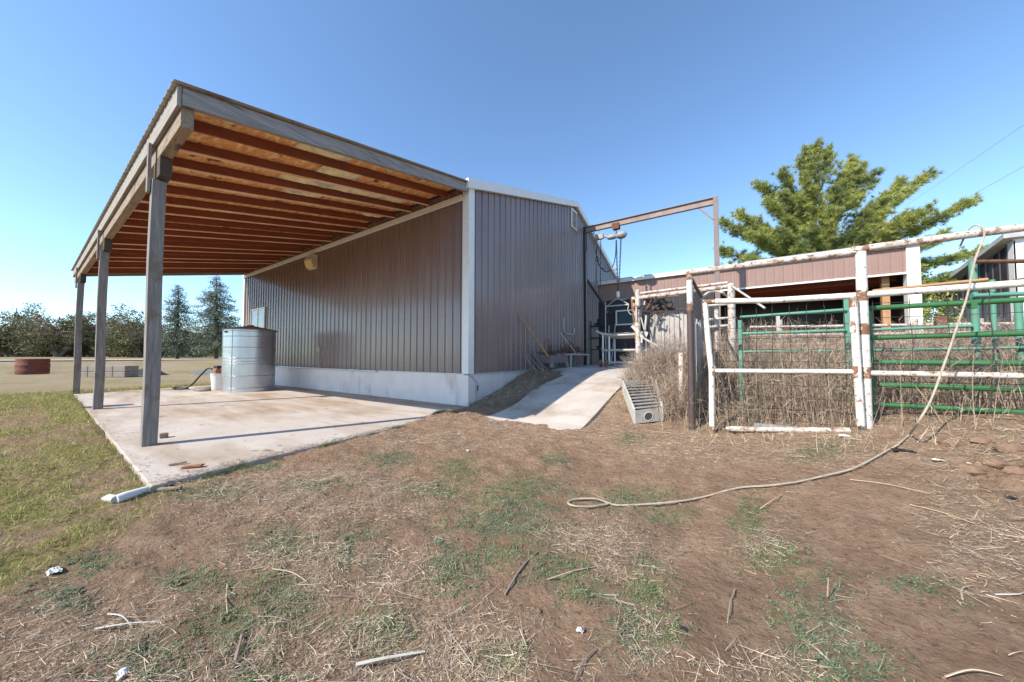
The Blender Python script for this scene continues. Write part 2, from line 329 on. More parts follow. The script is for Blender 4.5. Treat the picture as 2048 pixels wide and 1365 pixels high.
def pm(x,y,lst):
    o=np.zeros(np.shape(x))
    for (cx,cy,Mi) in lst:
        dx=x-cx; dy=y-cy; q=(Mi[0,0]*dx+Mi[0,1]*dy)**2+(Mi[1,0]*dx+Mi[1,1]*dy)**2; o=np.maximum(o,np.exp(-q*1.1))
    return o
WEED=[patch(*a) for a in [(650,975,60,14),(780,920,50,14),(870,975,60,22),(920,940,40,20),(1040,985,90,40),(1000,1040,110,40),(960,1090,110,35),(900,1130,60,40),(1110,920,25,14),(1265,885,22,12),(1270,995,60,22),(1330,1030,50,14),(1290,1120,25,30),(1290,1190,45,60),(1290,1260,60,40),(1120,1130,60,30),
 (560,1080,60,30),(720,1080,50,40),(560,1180,70,60),(470,1230,90,50),(300,1300,90,40),(400,1150,80,25),(180,1120,60,25),(120,1190,60,22),(520,1330,80,30),(760,1240,50,40),(1010,1290,40,25),(1500,1040,30,40),(1550,1110,50,40),(1610,1190,70,50),(1640,1270,60,50),(1700,1330,90,40),(1820,1185,40,14),(1890,1195,40,16),(1930,1235,30,12),(1640,950,60,12),(1470,880,50,12),(1230,820,45,16),(430,985,60,14),(350,990,50,12),(520,940,60,8),(1560,870,120,8),(1180,1180,50,20)]]
LITT=[patch(*a) for a in [(600,980,260,60),(300,1260,360,130),(800,1290,300,130),(640,1120,240,90),(960,1330,200,60),(150,1340,200,80),(1290,1250,60,80),(1530,1080,60,50),(1690,1270,70,80),(1960,1010,130,90),(1700,900,220,50),(1000,850,160,25),(1400,900,160,40),(1980,1120,100,90),(1550,1330,180,40),(880,880,150,25),(1350,830,90,30),(1180,1090,120,80)]]
_l0=P(310,985,z=0); _l1=P(-60,1165,z=0); _ld=(_l1-_l0).normalized()
def masks(x,y):
    d=(x-_l0.x)*_ld.y-(y-_l0.y)*_ld.x      # signed distance to the lawn border
    if (-20-_l0.x)*_ld.y-(-5-_l0.y)*_ld.x<0: d=-d
    lawn=sst(-.35,.75,d+(fbm(x,y,.9,3)-.5)*2.6); lawn=lawn*(1-.75*sst(.46,.58,fbm(x+7,y,1.6,4))*(np.hypot(x,y)<16))
    lawn=np.maximum(lawn,sst(14,22,np.hypot(x,y))*(1-(x>-5)*(y<30)*(y>6)*.8))
    weed=pm(x,y,WEED)*sst(.33,.52,fbm(x,y,2.6,3)+.12); weed=weed*(1-lawn*.7)
    litt=np.clip(pm(x,y,LITT)*1.2*sst(.30,.6,fbm(x+40,y,1.5,4)+.06),0,1)
    litt=np.maximum(litt,sst(4.7,5.4,y+(fbm(x,y,1,2)-.5))*(x>-6)*(x<9)*.5)
    return lawn,weed,litt
lw,wd,lt=masks(GX,GY)
dist=np.hypot(GX,GY); dry=sst(16,30,dist+(fbm(GX,GY,.12,3)-.5)*14)
# gravel lane that crosses the field in front of the trees
LN=P(60,712,z=.95); lane=np.exp(-(((GX+.25*GY+66)/2.6)**2))*(GY>-80)*(GY<26)
for nm,a in (('lawn',lw),('weed',wd),('litter',lt),('dryfar',dry),('lane',lane*.0)):
    at=ground.data.attributes.new(nm,'FLOAT','POINT'); at.data.foreach_set('value',a.ravel().astype(np.float32))
lm=MB(); pts=[(-66,-70),(-58,-30),(-53,-5),(-52,10),(-56,30),(-66,60)]
for i in range(len(pts)-1):
    for k in range(6):
        a=[pts[i][j]+(pts[i+1][j]-pts[i][j])*k/6 for j in (0,1)]; b=[pts[i][j]+(pts[i+1][j]-pts[i][j])*(k+1)/6 for j in (0,1)]
        lm.add([(q[0]+o,q[1],base_h(np.array([q[0]+o]),np.array([q[1]]))[0]+.06) for q,o in ((a,-4),(b,-4),(b,4),(a,4))],[(0,1,2,3)])
tag(lm.build('gravel_lane','road'),kind='structure')
# ------------------------------------------------------------------ concrete slab and ramp
m=MB(); n=len(slab_poly); m.add([(p.x,p.y,0) for p in slab_poly]+[(p.x,p.y,-.16) for p in slab_poly],[tuple(range(n)),tuple(range(n,2*n))[::-1]]+[(i,i+n,(i+1)%n+n,(i+1)%n) for i in range(n)])
sb=m.build('concrete_slab','slab',bevel=.012); tag(sb,kind='structure')
m=MB(); ys=list(np.arange(5.75,17.58,.25))
def rx(y):
    a=-4.55+.1*math.sin(y*2.1) if y<9.9 else (-5.95 if y>10.3 else -4.55-(y-9.9)/.4*1.4)
    b=-2.36+.03*math.sin(y*1.3); return a,b
R=[]
for y in ys:
    a,b=rx(y); z=float(ramp_z(y))
    yy=lambda x:y+(.18*math.sin(x*3)+.1*(x+3.4) if y<5.8 else 0)
    for k in range(9): x=a+(b-a)*k/8; R.append((x,yy(x),z+.012*math.sin(x*2+y)))
vs=R+[(q[0],q[1],q[2]-.12) for q in R]; n=len(R); fs=[]
for i in range(len(ys)-1):
    for k in range(8): a=i*9+k; fs+= [(a,a+1,a+10,a+9),(a+n+9,a+n+10,a+n+1,a+n)]
    fs+=[(i*9,i*9+9,i*9+9+n,i*9+n),(i*9+8+n,i*9+17+n,i*9+17,i*9+8)]
fs+=[(k+n,k+1+n,k+1,k) for k in range(8)]
m.add(vs,fs); tag(m.build('concrete_ramp','ramp_concrete'),kind='structure')
# ------------------------------------------------------------------ ribbed metal wall
def ribwall(m,org,dr,nrm,L,z0,zt,pitch=.3048,depth=.028,mi=0):
    """ribs as real relief; zt(s) gives the top"""
    prof=[]; s=0
    base=[(0,0),(.10,0),(.108,.006),(.118,.006),(.126,0),(.178,0),(.186,.006),(.196,.006),(.204,0),(.262,0),(.272,1),(.288,1),(.2985,0)]
    while s<L:
        for a,d in base:
            if s+a*pitch/.3048<L: prof.append((s+a*pitch/.3048,depth if d==1 else d))
        s+=pitch
    prof.append((L,0)); org=Vector(org);dr=Vector(dr);nrm=Vector(nrm); vs=[]
    for a,d in prof:
        q=org+dr*a+nrm*d; vs+=[(q.x,q.y,z0),(q.x,q.y,zt(a))]
    fs=[(2*i,2*i+2,2*i+3,2*i+1) for i in range(len(prof)-1)]
    if dr.cross(Vector((0,0,1))).dot(nrm)<0: fs=[f[::-1] for f in fs]
    m.add(vs,fs,mi)
# ------------------------------------------------------------------ main metal building
ZF=.89; ZE=6.16; ZA=8.62; YA=14.4
B=thing('metal_building','large brown ribbed metal building with white corner trim on a pale concrete foundation','building',(XW,YW,0))
m=MB(); ribwall(m,(XL,YW,0),(1,0,0),(0,-1,0),XW-XL,ZF,lambda s:ZE); m.build('front_wall','siding',B)
rake=lambda s: ZE+(ZA-ZE)*(s/(YA-YW)) if s<YA-YW else ZA-(ZA-ZE)*((s-(YA-YW))/(YB-YA))
m=MB(); ribwall(m,(XW,YW,0),(0,1,0),(1,0,0),YB-YW,ZF,rake); m.build('gable_wall','siding',B)
m=MB(); ribwall(m,(XL,YB,0),(0,-1,0),(-1,0,0),YB-YW,ZF,lambda s:rake(YB-YW-s)); m.build('gable_wall','siding',B)
m=MB(); ribwall(m,(XW,YB,0),(-1,0,0),(0,1,0),XW-XL,ZF,lambda s:ZE); m.build('back_wall','siding',B)
m=MB(); m.box(XL-.02,XW+.035,YW-.035,YB,-.3,ZF-.03); m.build('foundation','foundation',B,bevel=.01)
m=MB()
for a,b,z1,z2 in ((YW-.18,YA,ZE+.02,ZA+.03),(YA,YB+.18,ZA+.03,ZE+.02)):
    m.hexa([(XL-.1,a,z1),(XW+.10,a,z1),(XW+.10,b,z2),(XL-.1,b,z2),(XL-.1,a,z1+.05),(XW+.10,a,z1+.05),(XW+.10,b,z2+.05),(XL-.1,b,z2+.05)])
m.build('roof','roof_grey',B)
m=MB(); k=(ZA-ZE)/(YA-YW)
for a,b,z1,z2 in ((YW-.17,YA,ZE,ZA+.03),(YA+.002,YB+.17,ZA+.03,ZE)):
    m.hexa([(XW+.025,a,z1-.17),(XW+.13,a,z1-.17),(XW+.13,b,z2-.17),(XW+.025,b,z2-.17),(XW+.025,a,z1+.10),(XW+.13,a,z1+.10),(XW+.13,b,z2+.10),(XW+.025,b,z2+.10)])
m.build('rake_trim','white_metal',B)
m=MB(); m.box(XW-.20,XW+.042,YW-.042,YW+.20,ZF-.01,ZE+.05); m.build('corner_trim','white_metal',B,bevel=.006)
m=MB(); m.box(XL-.04,XL+.16,YW-.042,YW+.12,ZF-.01,ZE+.02); m.build('corner_trim','white_metal',B,bevel=.006)
m=MB(); m.box(XL,XW-.205,YW-.085,YW-.026,5.76,5.925); m.build('eave_trim','white_metal',B,bevel=.01)
m=MB(); m.box(XL,XW-.1,YW-.065,YW-.002,ZF-.035,ZF-.002).box(XW+.002,XW+.07,YW+.1,10.4,ZF-.035,ZF-.002); m.build('base_flashing','galv_trim',B)
m=MB()
for zz in (1.0,2.55,4.1):
    k=XL+.1
    while k<XW-.25:
        m.box(k+.05,k+.06,YW-.012,YW-.001,zz,zz+.01); m.box(k+.235,k+.245,YW-.012,YW-.001,zz,zz+.01); k+=.3048
m.build('screws','dark_iron',B)['kind']='stuff'
# louvre vent under the apex
v=MB(); yc=YA-.25; v.box(XW+.024,XW+.06,yc-.33,yc+.33,7.35,8.25)
vt=v.build('gable_vent','white_metal',B,bevel=.01); s=MB()
for i in range(8): z=7.45+i*.095; s.hexa([(XW+.062,yc-.24,z),(XW+.085,yc-.24,z-.02),(XW+.085,yc+.24,z-.02),(XW+.062,yc+.24,z),(XW+.062,yc-.24,z+.035),(XW+.085,yc-.24,z+.015),(XW+.085,yc+.24,z+.015),(XW+.062,yc+.24,z+.035)])
s.build('louver','dark_iron',vt)
# window
a=P(503,622,y=YW-.04); b=P(528,617,y=YW-.04); z1=3.9; z0=2.2
x0,x1=a.x,b.x+.15
m=MB(); m.box(x0,x0+.06,YW-.07,YW-.02,z0,z1).box(x1-.06,x1,YW-.07,YW-.02,z0,z1).box(x0+.06,x1-.06,YW-.07,YW-.02,z1-.07,z1).box(x0+.06,x1-.06,YW-.07,YW-.02,z0,z0+.07).box((x0+x1)/2-.03,(x0+x1)/2+.03,YW-.066,YW-.02,z0+.07,z1-.07)
wn=m.build('window','white_metal',B); m=MB(); m.box(x0+.06,x1-.06,YW-.045,YW-.03,z0+.07,z1-.07); m.build('pane','window_blind',wn)
# wall pack lamp
c=P(622,524,y=YW-.15); c.x-=.0; L=thing('wall_lamp','cream wall light with yellowed glass high on the brown front wall','lamp',(c.x,YW,c.z))
m=MB(); m.box(c.x-.32,c.x+.32,YW-.09,YW-.024,c.z-.3,c.z+.28); m.build('back_plate','lamp_body',L,bevel=.02)
m=MB(); m.hexa([(c.x-.3,YW-.2,c.z-.27),(c.x+.3,YW-.2,c.z-.27),(c.x+.3,YW-.09,c.z-.29),(c.x-.3,YW-.09,c.z-.29),(c.x-.3,YW-.30,c.z+.02),(c.x+.3,YW-.30,c.z+.02),(c.x+.3,YW-.09,c.z+.02),(c.x-.3,YW-.09,c.z+.02)]); m.build('lamp_lens','lamp_glass',L,bevel=.015)
m=MB(); m.hexa([(c.x-.31,YW-.31,c.z+.022),(c.x+.31,YW-.31,c.z+.022),(c.x+.31,YW-.09,c.z+.022),(c.x-.31,YW-.09,c.z+.022),(c.x-.31,YW-.2,c.z+.27),(c.x+.31,YW-.2,c.z+.27),(c.x+.31,YW-.09,c.z+.27),(c.x-.31,YW-.09,c.z+.27)]); m.build('lamp_hood','lamp_body',L,bevel=.01)
# outlet on the wall, conduits, corner box
c=P(638,699,y=YW-.06); L=thing('outlet_box','small grey outlet box with conduit on the brown front wall','outlet box',(c.x,YW,c.z))
m=MB(); m.box(c.x-.07,c.x+.07,YW-.11,YW-.024,c.z-.1,c.z+.1); m.build('box_cover','alu_light',L,bevel=.01)
m=MB(); m.tube([(c.x,YW-.06,c.z-.1),(c.x-.01,YW-.06,c.z-.3),(c.x+.02,YW-.055,ZF)],.018,8); m.build('conduit','alu_light',L,smooth=True)
m=MB(); m.tube([(c.x-3.6,YW-.10,ZF-.0),(c.x+4,YW-.10,ZF-.03)],.035,8); o=m.build('conduit_pipe','galv_trim',loc=(c.x,YW-.1,ZF),smooth=True); tag(o,'long grey pipe lying along the top of the pale foundation','pipe')
c=P(953,776,x=XW+.05); L=thing('junction_box','small metal junction box on the side of the foundation corner','junction box',(XW,c.y,c.z))
m=MB(); m.box(XW+.036,XW+.09,c.y-.055,c.y+.055,c.z-.09,c.z+.09); bx=m.build('box_body','alu_light',L,bevel=.008)
m=MB(); m.box(XW+.0905,XW+.095,c.y-.03,c.y+.03,c.z-.06,c.z-.01).box(XW+.0905,XW+.095,c.y-.03,c.y+.03,c.z+.01,c.z+.06); m.build('socket','dark_iron',bx)
m=MB(); m.tube([(XW-.2,YW-.05,ZF-.03),(XW+.03,YW-.05,ZF-.035),(XW+.06,YW+.1,ZF-.08),(XW+.06,c.y,ZF-.25),(XW+.06,c.y,c.z+.09)],.012,8).tube([(XW+.06,c.y,c.z-.09),(XW+.055,c.y,c.z-.22),(XW+.06,c.y-.06,c.z-.38)],.012,8); m.build('conduit','alu_light',L,smooth=True)
# ------------------------------------------------------------------ lean-to
YO=1.16; ZO=4.92
LT=thing('lean_to_roof','open lean-to roof with weathered posts and rust coloured underside along the building','lean-to roof',(-14,YO,0))
def zr(y): return ZO+(6.18-ZO)*(y-YO)/(YW-YO)   # top of rafters
XR=XL+.2
m=MB(); n=0; x=XR-.1; prof=[]
while x<XW+.12:
    for a,d in ((0,0),(.17,0),(.19,.03),(.215,.03),(.235,0)):
        if x+a<XW+.12: prof.append((x+a,d))
    x+=.235
prof.append((XW+.12,0)); y0,y1=YO-.20,YW-.06; vs=[]
for a,d in prof: vs+=[(a,y0,zr(y0)+.03+d),(a,y1,zr(y1)+.03+d)]
nP=len(prof); vs+=[(q[0],q[1],q[2]+.006) for q in vs]
fs=[]
for i in range(nP-1):
    a=2*i; fs+=[(a,a+1,a+3,a+2),(a+2*nP,a+2+2*nP,a+3+2*nP,a+1+2*nP),(a,a+2,a+2+2*nP,a+2*nP)]
fs+=[(0,2*nP,2*nP+1,1)]
m.add(vs,fs); m.build('roofing','roofing',LT)
m=MB(); m.hexa([(XR,YO-.02,zr(YO)+.001),(XW-.02,YO-.02,zr(YO)+.001),(XW-.02,YW-.08,zr(YW)-.02),(XR,YW-.08,zr(YW)-.02),(XR,YO-.02,zr(YO)+.022),(XW-.02,YO-.02,zr(YO)+.022),(XW-.02,YW-.08,zr(YW)+.005),(XR,YW-.08,zr(YW)+.005)]); dk=m.build('deck','osb',LT)
x=XW-.75; i=0
while x>XR+.3:
    m=MB(); y0,y1=YO+.1,YW-.09; hh=.165; 
    m.hexa([(x-.022,y0,zr(y0)-hh),(x+.022,y0,zr(y0)-hh),(x+.022,y1,zr(y1)-hh-.02),(x-.022,y1,zr(y1)-hh-.02),(x-.022,y0,zr(y0)),(x+.022,y0,zr(y0)),(x+.022,y1,zr(y1)-.02),(x-.022,y1,zr(y1)-.02)])
    m.m[0]=1
    if i in (1,2,3,5,6,8,9,11,12,14,15,17): m.hexa([(x-.032,y0,zr(y0)-hh-.022),(x+.032,y0,zr(y0)-hh-.022),(x+.032,y1,zr(y1)-hh-.042),(x-.032,y1,zr(y1)-hh-.042),(x-.032,y0,zr(y0)-hh-.001),(x+.032,y0,zr(y0)-hh-.001),(x+.032,y1,zr(y1)-hh-.021),(x-.032,y1,zr(y1)-hh-.021)],1)
    e=m.build('rafter',['rafter_red','rafter_edge' if i in (1,2,3,5,6,8,9,11,12,14,15,17) else 'rafter_red'],LT); x-=.80; i+=1
# loose insulation on the deck
ins=MB()
for (u0,v0,w_,l_) in ((650,305,.4,1.0),(700,370,.3,1.6),(745,385,.3,1.2),(790,395,.35,1.0),(640,350,.3,1.2),(700,335,.3,.9),(760,425,.3,.8),(600,390,.25,.9)):
    d=_f+(u0-CX)/FPX*_r+(CY-v0)/FPX*_u; k=(6.18-ZO)/(YW-YO); t=(ZO-k*YO-EYE)/(d[2]-k*d[1]); cx,cy=d[0]*t,d[1]*t
    # snap between rafters
    q=(XW-.75-cx)/.8; cx=XW-.75-(math.floor(q)+.5)*.8
    N=10; vs=[];fs=[]
    for a in range(N+1):
        for b in range(N+1):
            sx=cx+(a/N-.5)*.68; sy=min(cy+(b/N-.5)*l_,YW-.12); ed=max(0,1-max(abs(a/N-.5),abs(b/N-.5))*2)
            vs.append((sx,sy,zr(sy)-.01-.10*min(1,ed*2)*random.uniform(.35,1)))
    for a in range(N):
        for b in range(N): q=a*(N+1)+b; fs.append((q,q+1,q+N+2,q+N+1))
    ins.add(vs,fs)
ins.build('insulation','insulation',LT,smooth=True)
m=MB(); m.box(XR,XW+.03,YO-.15,YO-.105,ZO-.28,ZO-.01); m.build('rim_board','rim_wood',LT,bevel=.004)
xs=[XW-.02,-7.4,-13.62,-20.0,XR]
for i in range(4):
    m=MB(); m.box(xs[i+1]+.004,xs[i],YO-.10,YO+.03,4.42,4.70); m.build('beam','beam_wood',LT,bevel=.008)
for x,zt in ((-7.4,4.13),(-13.62,4.13),(-20.05,4.13)):
    m=MB(); m.add(*(lambda n,w0,w1:([(x+sx*(w0 if t<.5 else w1)+.012*math.sin(t*5+x),YO-.07+sy*(w0 if t<.5 else w1)+.008*math.sin(t*7),t*zt-.02) for t in [i/n for i in range(n+1)] for sx,sy in ((-1,-1),(1,-1),(1,1),(-1,1))],[(i*4+k,i*4+(k+1)%4,i*4+4+(k+1)%4,i*4+4+k) for i in range(n) for k in range(4)]+[(3,2,1,0),(n*4,n*4+1,n*4+2,n*4+3)]))(10,.083,.078)); m.build('post','grey_wood',LT,bevel=.012)
    m=MB(); m.box(x-.16,x+.26,YO-.102,YO+.035,4.12,4.415); m.build('bolster','dark_wood',LT,bevel=.01)
    m=MB(); m.box(x-.09,x+.02,YO-.19,YO-.154,3.9,4.66); m.build('cleat','grey_wood',LT,bevel=.004)
m=MB(); y0=YO-.10; y1=YW-.055
for o0,o1,zz,hb in ((.0,.05,0,.23),(-.10,-.004,-.02,.2)):
    m.hexa([(XW+o0,y0,zr(y0)-hb),(XW+o1,y0,zr(y0)-hb),(XW+o1,y1,zr(y1)-hb),(XW+o0,y1,zr(y1)-hb),(XW+o0,y0,zr(y0)+zz),(XW+o1,y0,zr(y0)+zz),(XW+o1,y1,zr(y1)+zz),(XW+o0,y1,zr(y1)+zz)])
m.build('fascia_board','grey_wood_y',LT,bevel=.006)
m=MB(); m.hexa([(XR-.05,y0,zr(y0)-.22),(XR,y0,zr(y0)-.22),(XR,y1,zr(y1)-.22),(XR-.05,y1,zr(y1)-.22),(XR-.05,y0,zr(y0)),(XR,y0,zr(y0)),(XR,y1,zr(y1)),(XR-.05,y1,zr(y1))]); m.build('fascia_board','grey_wood_y',LT)
# ------------------------------------------------------------------ tank
TX,TY,TR=-16.1,5.06,.84
T=thing('metal_tank','round galvanised tank with a low conical roof on the slab by the wall','tank',(TX,TY,0))
pr=[(TR,0)]; z=0
for zz in (.16,.62,1.08,1.18,1.30,1.72,2.14,2.34): pr+=[(TR,zz-.012),(TR+.014,zz),(TR,zz+.012)]
pr+=[(TR,2.43)]; m=MB(); m.lathe(pr,(TX,TY,0),64); m.build('tank_wall','galv',T,smooth=True)
m=MB()
for aa in (-2.15,-1.75,-1.0): m.box(TX+TR*math.cos(aa)-.012,TX+TR*math.cos(aa)+.012,TY+TR*math.sin(aa)-.012,TY+TR*math.sin(aa)+.012,.02,2.42)
m.build('seam','galv',T)
m=MB(); m.lathe([(TR+.03,2.40),(TR+.03,2.44),(.12,2.60),(.10,2.63),(.001,2.64)],(TX,TY,0),48); m.build('tank_roof','tank_roof',T,smooth=True)
m=MB(); aa=-1.55; m.lathe([(.001,0),(.03,0),(.03,.05),(.001,.05)],(TX+.2,TY-TR-.03,2.30),12,axis='y'); m.build('fitting','dark_iron',T)
# pump bucket and hose
c=P(431,781,z=0); bx,by=c.x-.1,c.y+.1
K=thing('white_bucket','white plastic bucket with pump parts on its lid left of the tank','bucket',(bx,by,0))
m=MB(); m.lathe([(.001,0.005),(.2,.005),(.24,.62),(.25,.62),(.25,.66),(.23,.66)],(bx,by,0),28); m.build('bucket_body','white_plastic',K,smooth=True)
m=MB(); m.lathe([(.255,.655),(.255,.69),(.001,.70)],(bx,by,0),28); m.build('lid','offwhite',K)
U=thing('water_pump','small orange and black pump on top of the white bucket','pump',(bx,by,.7))
m=MB(); m.lathe([(.001,0),(.1,0),(.12,.08),(.1,.2),(.001,.22)],(bx+.02,by-.05,.78),16,axis='x'); m.build('pump_housing','rust_orange',U,smooth=True)
m=MB(); m.box(bx-.2,bx+.28,by-.12,by+.1,.88,.99); m.build('pump_motor','black_plastic',U,bevel=.03)
hp=[P(450,742,z=.85),P(428,739,z=.86),P(412,750,z=.72),P(402,765,z=.38),P(392,775,z=.12),P(380,779,z=.04),P(360,780,z=.035)]
hp=[Vector((bx-.02,by-.2,.86)),Vector((bx-.4,by-.25,.86)),Vector((bx-.75,by-.4,.55)),Vector((bx-.95,by-.6,.2)),Vector((bx-1.2,by-.8,.05)),Vector((bx-1.7,by-.95,.04)),Vector((bx-2.2,by-.9,.04)),Vector((bx-2.3,by-.75,.04)),Vector((bx-1.8,by-.7,.04)),Vector((bx-1.2,by-.65,.05))]
def smoothpts(p,n=6):
    out=[]
    for i in range(len(p)-1):
        a=p[max(i-1,0)];b=p[i];c=p[i+1];d=p[min(i+2,len(p)-1)]
        for k in range(n):
            t=k/n; out.append(.5*((2*b)+(c-a)*t+(2*a-5*b+4*c-d)*t*t+(3*b-a-3*c+d)*t**3))
    out.append(p[-1]); return out
m=MB(); m.tube(smoothpts(hp),.032,10); tag(m.build('pump_hose','black_rubber',loc=(bx,by,0),smooth=True),'thick black hose curving from the pump down onto the slab','hose')
m=MB()
for (dx,dy,dz,r) in ((-.5,-.35,.07,.3),(-.15,-.45,.06,.25),(.15,-.5,.05,.2)):
    m.lathe([(r,.0),(r*1.05,dz),(r*.8,dz*1.8),(.001,dz*2)],(bx+dx,by+dy,0),9)
tag(m.build('rubble_pile','concrete_block',loc=(bx-.3,by-.4,0)),'low pile of rubble at the foot of the white bucket','rubble')
# small block and post leftovers on slab
c=P(327,876,z=0); m=MB(); m.box(c.x-.05,c.x+.05,c.y-.05,c.y+.05,.002,.08); tag(m.build('wood_block','beam_wood',loc=(c.x,c.y,0),bevel=.005),'small tan wood block on the slab beside the nearest post','wood block')
# ------------------------------------------------------------------ crane
C=thing('hoist_gantry','rusty brown steel gantry beam reaching from the gable wall to a column','gantry',(-.5,15.5,.9))
m=MB(); X0,X1=XW+.03,-.42; yb=15.5; zb=7.73
m.box(X0,X1,yb-.08,yb+.08,zb-.145,zb-.125).box(X0,X1,yb-.08,yb+.08,zb+.125,zb+.145).box(X0,X1,yb-.01,yb+.01,zb-.1245,zb+.1245); m.build('beam','beam_steel',C)
m=MB(); m.box(X1+.002,X1+.18,yb-.09,yb+.09,.8,zb+.17); m.build('column','column_steel',C,bevel=.01)
m=MB(); m.bar((X1,yb,zb-.75),(X1-.5,yb,zb-.15),.06,.06); m.build('brace','beam_steel',C)
m=MB(); m.bar((X0,yb+.1,zb-2.4),(X0+.9,yb+1.2,zb-4.2),.09,.09); m.build('brace','dark_iron',C)
m=MB(); m.box(X0-.004,X0+.07,yb-.14,yb+.14,.95,zb+.13); m.build('wall_column','dark_iron',C)
m=MB(); m.tube([(X0+.16,yb-.2,.95),(X0+.16,yb-.2,6.4),(X0+.3,yb-.1,7.2),(X0+.5,yb,7.5)],.03,8); m.build('conduit','alu',C,smooth=True)
xh=-4.36; Hh=thing('chain_hoist','old chain hoist with grey trolley body hanging from the gantry beam','chain hoist',(xh,yb,zb-.2))
m=MB(); m.box(xh-.16,xh+.16,yb-.12,yb-.085,zb-.3,zb-.02).box(xh-.16,xh+.16,yb+.085,yb+.12,zb-.3,zb-.02).lathe([(.001,-.11),(.07,-.11),(.07,.11),(.001,.11)],(xh-.1,yb,zb-.08),14,axis='y').lathe([(.001,-.11),(.07,-.11),(.07,.11),(.001,.11)],(xh+.1,yb,zb-.08),14,axis='y').tube([(xh,yb,zb-.28),(xh,yb,zb-.5)],.03); m.build('trolley','rust',Hh)
m=MB(); m.lathe([(.001,-.5),(.07,-.48),(.12,-.38),(.13,-.14),(.08,-.05),(.14,.02),(.19,.2),(.15,.36),(.06,.44),(.001,.46)],(xh+.05,yb,zb-.62),18,axis='x'); m.build('hoist_body','alu',Hh,smooth=True)
def chain(name,a,b,par,mt='dark_iron',pitch=.09):
    a=Vector(a);b=Vector(b); n=max(2,int((b-a).length/pitch)); m=MB(); d=(b-a)/n
    for i in range(n):
        p=a+d*(i+.5); s=(Vector((1,0,0)) if i%2 else Vector((0,1,0)))*.022; e=d*.62
        m.tube([p-e-s*.4,p-e*.6-s,p+e*.6-s,p+e+s*0,p+e*.6+s,p-e*.6+s,p-e-s*.4],.0085,4,cap=False)
    return m.build(name,mt,par)
zl=4.1
for dx,dy in ((.0,-.05),(.0,.05),(.22,-.05),(.22,.05)): chain('chain',(xh+dx,yb+dy,zb-.8),(xh+.05+dx*.3,yb+dy*.6,zl+.32 if dx<.1 else 4.9),Hh)
for dx in (-.95,-.75): chain('chain',(xh+dx,yb,zb-.5),(xh+dx-.05,yb,5.0 if dx<-.9 else 4.7),Hh)
m=MB(); m.box(xh-1.02,xh-.62,yb-.08,yb+.08,zb-.62,zb-.36).tube([(xh-.84,yb,zb-.36),(xh-.84,yb,zb-.0)],.02,6).tube([(xh-.6,yb,zb-.5),(xh-.4,yb,zb-.6)],.06,8); m.build('hoist_motor','alu',Hh,bevel=.03)
m=MB(); m.lathe([(.001,-.16),(.07,-.13),(.09,0),(.07,.13),(.001,.16)],(xh+.05,yb,zl+.2),14); m.build('hook_block','white_metal',Hh,smooth=True)
m=MB(); m.tube(smoothpts([Vector((xh-.95,yb,zb-.62)),Vector((xh-.9,yb,6.0)),Vector((xh-.45,yb,5.45)),Vector((xh-.1,yb,5.9)),Vector((xh,yb,zb-.8))]),.025,6); m.build('cable','black_rubber',Hh,smooth=True)
Gm=thing('gambrel','pale spreader bar with bent end hooks hanging under the chain hoist','spreader bar',(xh,yb,zl))
m=MB(); m.tube([(xh-.5,yb,zl-.32),(xh+.55,yb,zl-.32)],.035,8); m.build('bar','alu_light',Gm,smooth=True)
m=MB(); m.tube([(xh-.48,yb,zl-.3),(xh+.03,yb,zl+.03),(xh+.53,yb,zl-.3)],.022,6); m.build('sling','alu_light',Gm)
m=MB(); m.tube(smoothpts([Vector((xh+.54,yb,zl-.34)),Vector((xh+.5,yb,zl-.6)),Vector((xh+.66,yb,zl-.8)),Vector((xh+.85,yb,zl-.62))]),.02,6); m.build('hook','alu_light',Gm); m=MB(); m.tube(smoothpts([Vector((xh-.5,yb,zl-.34)),Vector((xh-.54,yb,zl-.5)),Vector((xh-.45,yb,zl-.62))]),.016,6); m.build('hook','alu_light',Gm)
m=MB(); m.tube(smoothpts([Vector((X0+.4,yb,7.5)),Vector((X0+.45,yb,6.9)),Vector((X0+.9,yb,5.9)),Vector((X0+1.6,yb,5.5)),Vector((xh-.95,yb,5.9)),Vector((xh-.93,yb,zb-.55))]),.03,6)
tag(m.build('power_cable','alu',loc=(X0+.5,yb,6),smooth=True),'grey power cable sagging in a loop below the gantry beam','cable')
# ------------------------------------------------------------------ open shed
YS=17.6; zt=5.33; zb2=P(1717,554,y=YS).z; XS0=XW+.03; XS1=5.72; XO=P(1428,580,y=YS).x
D=thing('open_shed','long low open-fronted shed with brown fascia and white trim behind the pens','shed',(0,YS,.9))
m=MB(); ribwall(m,(XS0,YS,0),(1,0,0),(0,-1,0),XS1-.33-XS0,zb2,lambda s:zt,pitch=.3048,depth=.018); m.build('fascia_panel','fascia_brown',D)
m=MB(); m.box(XS0,XS1+.12,YS-.14,YS-.03,zt-.02,zt+.17); m.build('roof_trim','white_metal',D,bevel=.01)
m=MB(); m.box(XO,XS1-.33,YS-.06,YS-.024,zb2-.07,zb2+.0); m.build('fascia_trim','white_metal',D)
m=MB(); m.box(XS1-.33,XS1,YS-.07,YS+.28,.6,zt-.021); m.build('corner_column','white_metal',D,bevel=.01)
m=MB(); ribwall(m,(XS0,YS+.01,0),(1,0,0),(0,-1,0),XO-XS0,.85,lambda s:zb2-.003,depth=.018); m.build('end_wall','siding_dark_shaded',D)  # brown siding like the fascia; its deep shade is painted into the colour
m=MB(); m.box(XS0,XS1,YS+6,YS+6.1,.6,zt+.2).box(XS1-.1,XS1-.003,YS+.29,YS+6,.6,zt-.03).box(XO-.05,XO,YS+.1,YS+6,.8,zt-.02); m.build('back_wall','siding_dark_shaded',D)
